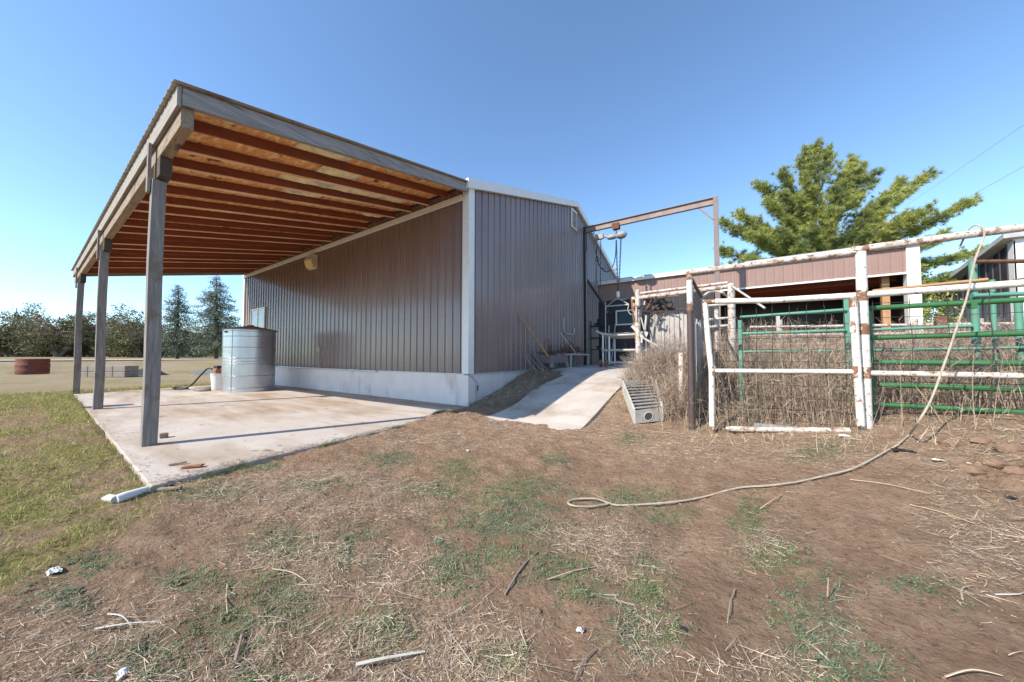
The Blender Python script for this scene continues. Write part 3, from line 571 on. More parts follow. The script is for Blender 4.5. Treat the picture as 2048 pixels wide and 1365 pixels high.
m=MB(); m.hexa([(XS0,YS-.13,zt+.175),(XS1+.12,YS-.13,zt+.175),(XS1+.12,YS+6.2,zt+.5),(XS0,YS+6.2,zt+.5),(XS0,YS-.13,zt+.21),(XS1+.12,YS-.13,zt+.21),(XS1+.12,YS+6.2,zt+.54),(XS0,YS+6.2,zt+.54)]); m.build('roof','roof_grey',D)
m=MB()
for i in range(6): z=4.6+i*.0; m.box(XO,XS1-.35,YS+.8+i*.9,YS+.9+i*.9,zb2-.15+.05*i,zb2+.1+.05*i)
m.build('purlin','rafter_red',D)
for x in (XS1-.75,): 
    m=MB(); m.box(x-.1,x+.1,YS+.35,YS+.55,.8,zt-.1); m.build('post','wood_handle',D)
# window on the end wall
a=P(1232,622,y=YS); b=P(1266,650,y=YS)
m=MB(); f_=.07; yy0,yy1=YS-.09,YS-.03
m.box(a.x,b.x+.3,yy0,yy1,a.z-f_,a.z).box(a.x,b.x+.3,yy0,yy1,b.z,b.z+f_).box(a.x,a.x+f_,yy0,yy1,b.z+f_,a.z-f_).box(b.x+.3-f_,b.x+.3,yy0,yy1,b.z+f_,a.z-f_); wn=m.build('window','white_metal',D)
m=MB(); m.box(a.x+f_,b.x+.3-f_,YS-.06,YS-.04,b.z+f_,a.z-f_); m.build('pane','window_glass',wn)
# clutter in the shaded corner
W=thing('tool_rack','dark clutter of hanging tools and shelves in the shaded building corner','tool rack',(XW+.3,15.9,.95))
m=MB()
for z in (1.7,2.3,2.9): m.box(XW+.08,XW+.95,16.0,16.5,z,z+.04)
for x in (XW+.1,XW+.9): m.box(x,x+.05,16.0,16.05,.95,3.2)
m.build('shelf','dark_iron',W)
rr=random.Random(3)
for i in range(9):
    m=MB(); x=XW+.15+rr.random()*.7; z=rr.choice((1.74,2.34,2.94)); h=rr.uniform(.12,.35); m.lathe([(.001,0),(rr.uniform(.05,.1),0),(rr.uniform(.04,.1),h),(.001,h)],(x,16.2+rr.uniform(-.1,.15),z),10); m.build('tool',rr.choice(['dark_iron','rust','alu','black_plastic']),W)
for nm,mt,(x,y),h,r,lb in (('long_pole','alu_light',(-4.95,15.6),3.1,.025,'thin pale vertical pole beside the dark tool rack'),('long_pole','wood_handle',(-5.72,14.4),2.6,.022,'brown pole leaning on the gable wall left of the tool rack')):
    m=MB(); m.tube([(x,y,.93),(x-.12 if 'brown' in lb else x,y,.93+h)],r,8); tag(m.build(nm,mt,loc=(x,y,.93),smooth=True),lb,'pole')
m=MB(); a=P(1222,728,y=17.0); m.tube([(a.x,17.0,.95),(a.x+.12,17.45,3.1)],.03,8); tag(m.build('long_pole','alu_light',loc=(a.x,17,.95)),'slender grey pole leaning on the dark wall left of the window','pole')
W=thing('grinder','small bench grinder with pale wheel on a stand in the shaded corner','grinder',(-4.55,14.9,.95))
m=MB(); m.tube([(-4.62,14.9,.95),(-4.6,14.9,2.2)],.03,8).tube([(-4.8,14.9,.965),(-4.4,14.9,.965)],.02,6); m.build('stand','dark_iron',W)
m=MB(); m.lathe([(.001,-.06),(.13,-.06),(.13,.06),(.001,.06)],(-4.58,14.85,2.32),18,axis='y').tube([(-4.58,14.9,2.45),(-4.56,14.9,2.8)],.02,6); m.build('wheel','offwhite',W)
# welding cart against gable wall
def WY(u): # y on the gable wall
    return P(u,700,x=XW+.5).y
ya,yb_=WY(1086),WY(1122); yb3=WY(1163)
G=thing('welding_cart','low grey-blue cart on small wheels full of scrap by the gable wall','cart',(XW+.5,ya,.93))
m=MB(); m.box(XW+.2,XW+.8,ya,yb_,1.12,1.4); m.build('cart_body','column_steel',G,bevel=.01)
for y in (ya+.1,yb_-.1):
    m=MB(); m.lathe([(.001,-.04),(.09,-.04),(.11,-.02),(.11,.02),(.09,.04),(.001,.04)],(XW+.8,y,1.04),16,axis='x'); m.build('wheel','alu',G)
G2=thing('work_bench','low pale metal bench loaded with rusty scrap by the gable wall','bench',(XW+.5,yb_+.2,.95))
m=MB(); m.box(XW+.15,XW+.9,yb_+.1,yb3,1.42,1.48); m.build('bench_top','alu_light',G2)
for x in (XW+.2,XW+.85):
    for y in (yb_+.15,yb3-.1): mm=MB(); mm.box(x-.03,x+.03,y-.03,y+.03,.93,1.419); mm.build('leg','alu_light',G2)
G3=thing('scrap_pile','tangle of rusty rods and hoops heaped on the bench and cart','scrap pile',(XW+.5,yb_,1.45))
m=MB()
for i in range(46):
    y=rr.uniform(ya+.05,yb3-.05); z=1.42 if y<yb_ else 1.5; x=XW+rr.uniform(.25,.8); l=rr.uniform(.2,.7); a=rr.uniform(0,6.28); 
    m.tube([(x,y,z+rr.uniform(0,.08)),(x+.2*math.cos(a)*l,y+.4*math.sin(a),z+rr.uniform(.02,.5)*l+.05)],rr.uniform(.01,.03),5)
for i in range(9):
    y=rr.uniform(ya+.2,yb3-.2); R_=rr.uniform(.12,.26); m.tube([(XW+.5+rr.uniform(-.1,.1)*0,y+R_*math.cos(t*.7),1.5+R_+R_*math.sin(t*.7)) for t in range(10)],.012,5)
m.build('scrap','rust',G3)
yy=WY(1086); a=Vector((XW+.75,WY(1084),1.35)); b=Vector((XW+.08,WY(1060)+.0,2.75))
m=MB(); m.tube([a,b],[.035,.03],8); tag(m.build('wooden_pole','wood_handle',loc=a,smooth=True),'long wooden tool handle leaning against the gable wall above the cart','tool handle')
m=MB(); m.tube([(XW+.7,WY(1143),1.5),(XW+.2,WY(1134),2.35)],.018,6); tag(m.build('steel_rod','alu_light',loc=(XW+.7,WY(1143),1.5)),'thin pale steel rod leaning over the scrap on the bench','rod')
m=MB(); y=WY(1152); m.tube(smoothpts([Vector((XW+.1,y-.35,3.0)),Vector((XW+.1,y-.3,2.45)),Vector((XW+.1,y+.2,2.35)),Vector((XW+.1,y+.7,2.4)),Vector((XW+.1,y+.8,2.65))]),.03,7); tag(m.build('wall_hook','alu_light',loc=(XW+.1,y,2.5),smooth=True),'pale curved wall bracket on the gable wall above the bench','bracket')
m=MB(); 
for i in range(7):
    y=WY(1062)+rr.uniform(-.3,.8); m.tube([(XW+rr.uniform(.5,.9),y,.85),(XW+.12,y+rr.uniform(-.4,.4),rr.uniform(1.4,2.0))],.014,5)
tag(m.build('stick_bundle','twig',loc=(XW+.5,WY(1062),.9)),'bundle of thin sticks leaning on the wall left of the cart','sticks')
# pale rolling table
zt0=.94; x0,x1=-4.35,-2.75; y0,y1=13.2,14.0
T2=thing('scalding_trough','pale metal trough on a tall wheeled frame at the top of the ramp','trough',(x0,y0,zt0))
m=MB(); N=10; vs=[]
for i in range(N+1):
    t=i/N; x=x0-.05+(x1-x0+.1)*t
    for j in range(9):
        q=j/8; y=y0+(y1-y0)*q; vs.append((x,y,zt0+1.42-.22*math.sin(math.pi*q)-.05*math.sin(math.pi*t)))
fs=[(i*9+j,i*9+j+1,i*9+j+10,i*9+j+9) for i in range(N) for j in range(8)]; m.add(vs,fs)
m.tube([(x0-.2,y0-.1,zt0+1.48),(x0,y0,zt0+1.36),(x0+.5,y0-.02,zt0+1.28),(x1-.4,y0-.02,zt0+1.28),(x1,y0,zt0+1.34)],.045,8).tube([(x0,y1,zt0+1.4),(x1,y1,zt0+1.4)],.04,8); m.build('trough_pan','alu_light',T2,smooth=True)
for x in (x0+.04,x0+.3,x1-.04):
    for y in (y0+.02,y1-.02): mm=MB(); mm.tube([(x,y,zt0+.1),(x,y,zt0+1.34)],.035,8); mm.build('leg','white_metal',T2)
m=MB()
for z in (.18,.68): m.tube([(x0,y0,zt0+z),(x1,y0,zt0+z)],.045,8).tube([(x0,y1,zt0+z),(x1,y1,zt0+z)],.045,8)
m.build('rail','alu_light',T2)
for x in (x0-.04,x0+.22):
    mm=MB(); mm.lathe([(.04,-.05),(.13,-.05),(.15,-.02),(.15,.02),(.13,.05),(.04,.05)],(x,y0-.05,zt0+.14),18,axis='x'); mm.build('wheel','rust_orange',T2,smooth=True)
# ------------------------------------------------------------------ pipe fence
YFn=6.2
FN=thing('pipe_fence','tall white rusty pipe fence with an upper rail across the right side','fence',(1.5,YFn,.4))
ztop=2.77
def tj(m,p,r,ax,mi=1):  # rusty welded joint sleeve
    d=Vector(ax)*.075; r=r-.012; m.tube([Vector(p)-d,Vector(p)+d],r,12,mi=mi)
m=MB(); m.tube([(-.56,YFn,2.78),(1.45,YFn,2.77)],.042,14); m.build('top_rail','pipe_worn',FN,smooth=True)
m=MB(); m.tube([(1.42,YFn,2.80),(3.0,YFn,2.81),(9.5,YFn,2.83)],.046,14); tj(m,(1.5,YFn,2.80),.060,(1,0,0)); m.build('top_rail',['pipe_worn','rust_joint'],FN,smooth=True)
m=MB(); m.tube([(1.5,YFn,2.18),(9.5,YFn,2.16)],.042,14); m.build('rail','pipe_white',FN,smooth=True)
m=MB(); m.tube([(1.5,YFn,1.135),(9.5,YFn,1.15)],.036,12); m.build('rail','pipe_worn',FN,smooth=True)
m=MB(); m.tube([(1.5,YFn,.25),(1.5,YFn,2.76)],.056,16); 
for z in (2.17,1.14,1.72): tj(m,(1.5,YFn,z),.070,(0,0,1))
m.build('post',['pipe_white','rust_joint'],FN,smooth=True)
m=MB(); m.tube([(-.53,YFn,2.2),(-.53,YFn,2.76)],.046,14); tj(m,(-.53,YFn,2.72),.060,(0,0,1)); tj(m,(-.53,YFn,2.19),.062,(0,0,1)); m.build('post',['pipe_white','rust_joint'],FN,smooth=True)
m=MB(); m.tube([(-.53,YFn,.1),(-.53,YFn,2.14)],.050,14); m.build('post','brown_pipe',FN,smooth=True)
m=MB(); m.tube([(5.2,YFn,.4),(5.2,YFn,2.82)],.066,14); m.build('post','pipe_white',FN,smooth=True)
def mesh_wire(m,x0,x1,z0,z1,y,sp=.152,r=.0035,wob=.012,sd=1,skip=0,sv=None):
    q=random.Random(sd); n=int((x1-x0)/sp); k=int((z1-z0)/(sv or sp))
    for i in range(n+1):
        x=x0+i*sp; 
        if q.random()<skip: continue
        m.tube([(x+q.uniform(-wob,wob),y+q.uniform(-wob,wob),z0+(z1-z0)*j/6) for j in range(7)],r,4,cap=False)
    for i in range(k+1):
        z=z0+i*(sv or sp)
        if q.random()<skip: continue
        m.tube([(x0+(x1-x0)*j/10,y+q.uniform(-wob,wob),z+q.uniform(-wob,wob)) for j in range(11)],r,4,cap=False)
m=MB(); mesh_wire(m,1.62,8,.45,2.1,YFn+.06,sp=.31,sd=4,wob=.02,sv=.2); m.build('wire_mesh','dark_iron',FN)
# gate
yg=YFn-.12
GT=thing('pipe_gate','white rusty pipe gate with wire mesh between the brown post and main post','gate',(0,yg,.2))
A0=P(1410,605,y=yg); A1=P(1424,862,y=yg); B0=P(1706,592,y=yg); B1=P(1722,852,y=yg); C0=P(1426,742,y=yg); C1=P(1712,744,y=yg)
Am=P(1416,680,y=yg)
m=MB(); m.tube([A0,Am,C0+Vector((-.02,0,0)),A1],.040,14); tj(m,C0,.054,(0,0,1)); tj(m,A1,.055,(0,0,1)); m.build('stile',['pipe_white','rust_joint'],GT,smooth=True)
m=MB(); m.tube([B0-Vector((0,0,.02)),P(1712,700,y=yg),B1],.042,14); tj(m,P(1708,655,y=yg),.055,(0,0,1)); tj(m,C1,.056,(0,0,1)); tj(m,B0-Vector((0,0,.08)),.055,(0,0,1)); m.build('stile',['pipe_white','rust_joint'],GT,smooth=True)
m=MB(); m.tube([A0-Vector((.03,0,0)),A0+Vector((.14,0,0))],.040,14,mi=1).tube([A0+Vector((.14,0,0)),(A0+B0)/2+Vector((0,0,-.015)),B0+Vector((.02,0,0))],.042,14); m.build('rail',['pipe_white','rust_joint'],GT,smooth=True)
m=MB(); m.tube([C0,C1],.033,12); m.build('rail','pipe_white',GT,smooth=True)
m=MB(); m.tube([P(1452,858,y=yg),P(1700,862,y=yg)],.04,12); m.build('rail','pipe_worn',GT,smooth=True)
m=MB(); mesh_wire(m,A1.x+.03,B1.x-.02,A1.z+.08,C0.z+1.0,yg+.05,sp=.19,sd=2,wob=.014,sv=.17); m.build('wire_mesh','dark_iron',GT)
a=P(1508,851,y=yg-.03); b=P(1618,851,y=yg-.03); m=MB(); m.box(a.x,b.x,yg-.02,yg+.03,a.z-.03,a.z+.03); tag(m.build('grey_plank','alu',loc=(a.x,yg,a.z)),'short smooth grey plank lying on the bottom rail of the gate','plank')
# return fence running back from the brown post (side of the alley)
RT=thing('alley_fence','dark weathered slatted side fence running back from the tall brown post','fence',(-.53,7.5,.4))
m=MB(); m.tube([(-.53,YFn+.05,2.74),(-.50,8.7,2.74)],.03,8); m.build('rail','brown_pipe',RT,smooth=True)
q=random.Random(9)
for i in range(13):
    y=YFn+.2+i*.185; m=MB(); x=-.5+q.uniform(-.02,.02); h=q.uniform(1.95,2.15); m.box(x-.012,x+.012,y-.075,y+.075,.3,h); m.build('slat','board_grey',RT)
m=MB()
for i in range(14): m.tube([(-.52,YFn+.1+i*.18,2.1),(-.52,YFn+.1+i*.18,2.73)],.004,4,cap=False)
for i in range(5): m.tube([(-.52,YFn+.1,2.15+i*.13),(-.52,8.6,2.15+i*.13)],.004,4,cap=False)
m.build('wire_mesh','dark_iron',RT)
# squeeze chute frame
YC=9.0
SC=thing('squeeze_chute','rusty pale pipe livestock chute with overhead rails behind the dry bush','livestock chute',(-1.2,YC,.6))
def PC(u,v,y=YC): return P(u,v,y=y)
m=MB(); m.tube([PC(1264,598),PC(1395,582),PC(1462,573)],.05,10); m.build('rail','pipe_worn',SC,smooth=True)
m=MB(); m.tube([PC(1275,588,9.3),PC(1455,566,9.3)],.035,10).tube([PC(1290,598,9.2),PC(1358,590,9.2)],.045,10); m.build('rail','pipe_worn',SC,smooth=True)
m=MB(); p=PC(1275,586); m.tube([(p.x,YC,.5),(p.x,YC,p.z+.08)],.065,12); m.build('post','pipe_worn',SC,smooth=True)
m=MB(); p=PC(1262,596); m.tube([(p.x+.12,YC,.5),(p.x+.12,YC+.1,1.6),(p.x,YC+.1,p.z)],.035,10); m.build('post','rust_orange',SC,smooth=True)
m=MB(); p=PC(1462,572); m.tube([(p.x,YC,.5),(p.x,YC,p.z+.05)],.075,12); m.build('post','pipe_worn',SC,smooth=True)
m=MB(); p=PC(1432,600); m.tube([(p.x,YC+.2,.5),(p.x,YC+.2,p.z)],.05,10); m.build('post','pipe_worn',SC,smooth=True)
m=MB(); a=PC(1262,650);b=PC(1310,682); m.bar(PC(1264,652),PC(1286,676),.06,.07).bar(PC(1286,676),PC(1330,700,8.6),.03,.04); m.build('lever','alu_light',SC)
m=MB(); a=PC(1268,622); b=PC(1280,648); m.box(a.x,b.x-.03,YC+.08,YC+.12,b.z,a.z); m.build('headgate_panel','white_plastic',SC)
m=MB()
a=PC(1300,628,9.35); b=PC(1378,624,9.35); q=random.Random(5); x=a.x
while x<b.x: w_=q.uniform(.07,.16); m.box(x,x+w_-.012,9.33+q.uniform(0,.04),9.40,.5,a.z+q.uniform(-.09,.02)); x+=w_
m.build('board_panel','board_grey',SC)
m=MB(); m.bar(PC(1296,620,9.3),PC(1378,618,9.3),.06,.06); m.build('crossbar','dark_iron',SC)
m=MB()
for i in range(26):
    p=PC(q.uniform(1266,1330),q.uniform(592,640),YC+q.uniform(-.1,.3)); r_=.12; m=MB(); m.tube([p,p+Vector((q.uniform(-r_,r_),q.uniform(-r_,r_),q.uniform(-.22,.14)))],q.uniform(.012,.035),6); m.build('link_rod','rust' if i%2 else 'dark_iron',SC)
for (u,v) in ((1322,604),(1310,612),(1338,610),(1300,600)):
    p=PC(u,v,YC+.2); mm=MB(); mm.lathe([(.001,-.05),(.08,-.05),(.1,0),(.08,.05),(.001,.05)],p,12,axis='y'); mm.build('pulley','dark_iron',SC)
m=MB()
for i in range(12):
    p=PC(q.uniform(1268,1296),q.uniform(596,690),YC+q.uniform(-.1,.2)); m.tube([p,p+Vector((q.uniform(-.08,.08),0,q.uniform(-.5,-.15)))],q.uniform(.012,.03),6)
m.build('control_rod','offwhite',SC)
m=MB()
for v in (612,640,655): m.tube([PC(1412,v,9.1),PC(1462,v-4,9.1)],.03,8)
m.tube(smoothpts([PC(1400,600,9.2),PC(1420,584,9.2),PC(1445,586,9.2),PC(1460,600,9.2)]),.03,6); m.tube([PC(1466,574,8.9),PC(1530,617,8.2)],.022,6); m.build('side_rail','alu_light',SC)
# green panel
YG=6.62
GP=thing('green_livestock_panel','bright green pipe livestock panel behind the right section of white fence','livestock panel',(2,YG,.5))
for i,(l,r_) in enumerate((((1740,617),(2048,600)),((1742,676),(2048,667)),((1744,725),(2048,727)),((1757,770),(2048,780)),((1757,809),(2048,825)))):
    a=P(*l,y=YG); b=P(*r_,y=YG); e=a+(b-a)*3.2; m=MB(); m.tube([a,b,e],.034,12); m.build('rail','green_pipe',GP,smooth=True)
a=P(1740,617,y=YG); m=MB(); m.tube([(a.x,YG+.03,.5),(a.x,YG+.03,a.z)],.03,10); m.build('upright','green_pipe',GP,smooth=True)
for (u,v) in ((1945,610),):
    p=P(u,v,y=YG); m=MB(); m.box(p.x-.025,p.x+.025,YG-.04,YG+.04,p.z-.05,p.z+.05); m.build('clamp','green_pipe',GP)
# teal pen behind
YT=7.6
TP=thing('teal_pen_fence','teal painted pipe pen fence standing in the dry weeds behind the gate','fence',(2,YT,.5))
for u,v0,r_,bx_ in ((1945,524,.040,0),(1984,560,.027,0),(1692,590,.036,1),(1480,641,.035,1),(2036,600,.036,0)):
    p=P(u,v0,y=YT); m=MB()
    if bx_: m.box(p.x-r_,p.x+r_,YT-r_,YT+r_,.4,p.z)
    else: m.tube([(p.x,YT,.4),(p.x,YT,p.z)],r_,12)
    m.build('post','teal_paint',TP,smooth=not bx_,bevel=.01 if bx_ else 0)
for l,r_,rad in (((1480,635),(1692,620),.035),((1484,668),(1692,661),.035),((1484,704),(1692,702),.028),((1700,598),(1984,566),.03),((1945,592),(2160,583),.04),((1700,662),(1945,652),.03),((1700,702),(2160,694),.03)):
    a=P(*l,y=YT-.06); b=P(*r_,y=YT-.06); m=MB(); m.tube([a,b],rad*.8,10); m.build('rail','teal_paint',TP,smooth=True)
for l,r_,lb in (((1950,524),(2120,522),'upper brown pipe rail tied to the tall teal post'),((1745,583),(1975,560),'thin tan rail crossing in front of the shed opening'),((1985,572),(2120,545),'brown pole slanting up right of the teal posts')):
    a=P(*l,y=7.45); b=P(*r_,y=7.45); m=MB(); m.tube([a,b],.028,8); tag(m.build('brown_rail','wood_handle' if 'tan' in lb else 'rust',loc=a,smooth=True),lb,'rail')
# far pens
for u,v,h,mt,lb in ((1882,646,.9,'rust','short rusty post between the shed and the brown garage'),(1726,640,1,'white_metal','low white post in front of the shed opening'),(1556,640,1.3,'offwhite','thin pale stake among the dry weeds behind the gate')):
    p=P(u,v,y=11.5); m=MB(); m.box(p.x-.08 if 'rusty' in lb else p.x-.04,p.x+.08 if 'rusty' in lb else p.x+.04,11.45,11.6,p.z-h,p.z+.15); tag(m.build('pen_post',mt,loc=(p.x,11.5,p.z-h),bevel=.01),lb,'post')
m=MB()
for v0 in (655,672,690): a=P(1500,v0,y=12.5); b=P(2100,v0-8,y=12.5); m.tube([a,b],.04,8)
for u in (1560,1700,1830,1960): p=P(u,650,y=12.55); m.tube([(p.x,12.55,.6),(p.x,12.55,p.z+.15)],.06,8)
FP=thing('far_pen_fence','faded low pipe fence in front of the open shed','fence',(4,12.5,.8)); m.build('rail','pipe_worn',FP,smooth=True)
# ------------------------------------------------------------------ rope
def gp(u,v,dz=0):
    d=_f+(u-CX)/FPX*_r+(CY-v)/FPX*_u; t=np.linspace(.8,14,2600); X=d[0]*t; Y=d[1]*t; Zr=EYE+d[2]*t
    k=np.argmax(Zr<height(X,Y)+dz); return Vector((X[k],Y[k],float(height(X[k:k+1],Y[k:k+1])[0])+dz))
tp=P(1956,472,y=YFn); rx0=tp.x
rp=[Vector((rx0-.12,YFn+.07,2.66)),Vector((rx0-.05,YFn+.02,2.885)),Vector((rx0,YFn-.05,2.875)),Vector((rx0+.01,YFn-.085,2.75))]
for u,v,yv in ((1950,520,6.02),(1935,590,5.95),(1912,660,5.85),(1888,730,5.7),(1862,800,5.5),(1836,845,5.35)): rp.append(P(u,v,y=yv))
for u,v in ((1818,870),(1805,882),(1790,893),(1772,904),(1754,915),(1735,925),(1700,938),(1665,950),(1600,965),(1540,972),(1480,977),(1400,998),(1330,1008),(1240,1010),(1215,1006),(1190,998),(1150,999),(1136,1006),(1150,1013),(1185,1014),(1218,1008)):
    rp.append(gp(u+random.uniform(-4,4)*(u>1230),v+random.uniform(-2,2)*(u>1230),.024))
m=MB(); m.tube(smoothpts(rp,5),.0095,8); tag(m.build('rope','rope',loc=(rx0,YFn,2.7),smooth=True),'long tan rope hung over the top rail and trailing in a loop on the dirt','rope')
# ------------------------------------------------------------------ louvred ramp box
Fa=P(1269,846,z=.04); c0=Vector((-1.62,6.35,0)); 
a=P(1268,848,z=.08); b=P(1325,842,z=.10); d=P(1246,764,Z=7.5); e=P(1311,761,Z=7.35)
LB=thing('louvered_chute','low grey metal loading ramp with slatted top and a round hole in its end','loading ramp',(a.x,a.y,.1))
hh=.25
def lerp(p,q_,t): return p+(q_-p)*t
A=gp(1269,848); Bv=gp(1325,842); up=Vector((0,0,hh))
Dv=Vector((d.x,d.y,d.z-hh)); Ev=Vector((e.x,e.y,e.z-hh))
def skb(name,p,q_,th,par,mt,h0=up,ext=.03):
    n_=(q_-p).cross(Vector((0,0,1))).normalized()*th/2; m=MB(); t=h0+Vector((0,0,ext)); m.hexa([p-n_,q_-n_,q_+n_,p+n_,p-n_+t,q_-n_+t,q_+n_+t,p+n_+t]); return m.build(name,mt,par,bevel=.003)
skb('side_rail',A,Dv,.035,LB,'alu_light'); skb('side_rail',Bv,Ev,.035,LB,'alu_light'); skb('end_plate',A+Vector((.02,0,0)),Bv-Vector((.02,0,0)),.025,LB,'alu',ext=.0); skb('end_plate',Dv,Ev,.03,LB,'alu',ext=.02)
mid=(A+Bv)/2+up*.45; nrm=(Bv-A).cross(Vector((0,0,1))).normalized()
if nrm.y>0:nrm=-nrm
ax=(Bv-A).normalized(); m=MB(); R0=[mid+nrm*.016+(ax*math.cos(k*math.pi/10)+Vector((0,0,1))*math.sin(k*math.pi/10))*.078 for k in range(21)]; m.tube(R0,.007,6,cap=False); m.build('hole_rim','alu_light',LB)
m=MB(); m.add([mid+nrm*.0135]+R0[:20],[(0,k+1,(k+1)%20+1) for k in range(20)]); m.v=[tuple(Vector(q_)-nrm*.0) for q_ in m.v]; m.build('hole','dark_iron',LB)
for i in range(9):
    t=.05+i*.104; p=lerp(A,Dv,t)+up*.98; q_=lerp(Bv,Ev,t)+up*.98; p2=lerp(A,Dv,t+.055)+up*.92; q2=lerp(Bv,Ev,t+.055)+up*.92; th=Vector((0,0,.012)); m=MB()
    m.hexa([p,q_,q2,p2,p+th,q_+th,q2+th,p2+th]); m.build('slat','alu',LB)
m=MB(); m.add([lerp(A,Dv,0)+up*.3,lerp(Bv,Ev,0)+up*.3,lerp(Bv,Ev,1)+up*.3,lerp(A,Dv,1)+up*.3],[(0,1,2,3)]); m.build('gap_shade_plate','dark_iron',LB)  # plate coloured dark to paint the shade between the slats
# ------------------------------------------------------------------ far garage
gw=13.0; ya_,yb4=2.28*gw,2.88*gw
GR=thing('brown_garage','dark brown ribbed garage with white corners at the far right edge','garage',(gw,ya_,1))
m=MB(); za=6.3+1.35; zc=4.55+1.35
ribwall(m,(gw,ya_,0),(0,1,0),(-1,0,0),yb4-ya_,.8,lambda s:za+(zc-za)*s/(yb4-ya_),pitch=.6,depth=.05); m.build('side_wall','siding_dark_shaded',GR)
m=MB(); m.box(gw-.06,gw+.9,ya_-.08,ya_+.02,.8,za+.05).box(gw-.07,gw,ya_-.08,ya_+.35,.8,za+.0); m.build('corner_trim','white_metal',GR)
m=MB(); m.box(gw-.07,gw+.1,yb4-.18,yb4+.05,.8,zc); m.build('corner_trim','white_metal',GR)
m=MB(); m.box(gw+.9,gw+12,ya_-.05,yb4,.8,zc-.3); m.build('front_wall','siding_dark_shaded',GR)
m=MB(); m.hexa([(gw-.5,ya_-.4,za+.12),(gw+12,ya_-.4,za+.12),(gw+12,yb4+.5,zc-.0),(gw-.5,yb4+.5,zc-.0),(gw-.5,ya_-.4,za+.38),(gw+12,ya_-.4,za+.38),(gw+12,yb4+.5,zc+.26),(gw-.5,yb4+.5,zc+.26)]); m.build('roof','roof_grey',GR)
# power lines
for i,(p,q_) in enumerate((((1870,372),(2048,250)),((1870,432),(2048,333)))):
    a=P(*p,Z=60); b=P(*q_,Z=34); dd=b-a; m=MB(); m.tube([a-dd*.8,a,b,b+dd*1.5],.016,5); tag(m.build('power_line','dark_iron',loc=a),('upper' if i==0 else 'lower')+' thin power line crossing the sky at the upper right','power line')
# ------------------------------------------------------------------ field items
c=P(65,748,z=0.0); hb=float(base_h(np.array([c.x]),np.array([c.y]))[0]); 
c=P(65,749,z=hb); BR=thing('rusty_barrel','rusty red-brown ring barrel standing in the far left grass','barrel',(c.x,c.y,hb))
Zd=float(np.dot(np.array([c.x,c.y,0]),_h)); rb=20/FPX*Zd; hb2=31/FPX*Zd
m=MB(); m.lathe([(rb*.98,0),(rb,.05),(rb*1.02,hb2*.3),(rb*.99,hb2*.33),(rb*1.03,hb2*.6),(rb*.99,hb2*.63),(rb,hb2*.97),(rb*.94,hb2),(rb*.9,hb2*.98),(.001,hb2*.97)],(c.x,c.y,hb),28); m.build('drum','barrel_rust',BR,smooth=True)
for i,(u0,u1,v0,v1,lb) in enumerate(((150,250,732,755,'lower run of grey concrete blocks in the grass behind the lean-to posts'),)):
    zz=.02; a=P(u0,v1,z=zz); b=P(u1,v1,z=zz); Zd=float(np.dot(np.array([a.x,a.y,0]),_h)); hgt=(v1-v0)/FPX*Zd; n_=4
    for k in range(n_):
        p=a+(b-a)*(k/n_); q_=a+(b-a)*((k+.97)/n_); d_=(b-a).normalized(); w_=Vector((-d_.y,d_.x,0))*.8
        for lv in range(2):
            z0_=p.z+lv*hgt/2; m=MB(); m.hexa([Vector((p.x,p.y,z0_)),Vector((q_.x,q_.y,z0_)),Vector((q_.x,q_.y,z0_))+w_,Vector((p.x,p.y,z0_))+w_,Vector((p.x,p.y,z0_+hgt*.485)),Vector((q_.x,q_.y,z0_+hgt*.485)),Vector((q_.x,q_.y,z0_+hgt*.485))+w_,Vector((p.x,p.y,z0_+hgt*.485))+w_])
            o=m.build('concrete_block','concrete_block',loc=(p.x,p.y,z0_),bevel=.03); tag(o,'%s concrete block of the low grey stack behind the lean-to, %s'%(('bottom','top')[lv],('leftmost','second from left','third from left','rightmost')[k]),'concrete block','stacked concrete blocks')
a=P(262,752,z=.02); m=MB(); vs=[]; N=10
for i in range(N+1):
    for j in range(N+1):
        t=i/N; q2=j/N; vs.append((a.x-.9+t*2.2,a.y-.1+q2*1.4+.5*t,max(.01,.75*math.sin(math.pi*min(1,t*1.0)) *math.sin(math.pi*q2)**.6*(1-t*.5)+.03*random.random())))
m.add(vs,[(i*(N+1)+j,i*(N+1)+j+1,(i+1)*(N+1)+j+1,(i+1)*(N+1)+j) for i in range(N) for j in range(N)]); tag(m.build('black_tarp','black_plastic',loc=a,smooth=True),'crumpled black tarp at the right end of the concrete blocks','tarp')
a=P(408,747,z=.05); m=MB(); m.hexa([(a.x-.9,a.y-.4,.04),(a.x+1.4,a.y-.9,.04),(a.x+1.9,a.y+.9,.04),(a.x-.3,a.y+.9,.04),(a.x-.9,a.y-.4,.09),(a.x+1.4,a.y-.9,.30),(a.x+1.9,a.y+.9,.34),(a.x-.3,a.y+.9,.10)]); tag(m.build('white_sheet','white_metal',loc=a),'flat white panel lying on the grass beyond the bucket','sheet')
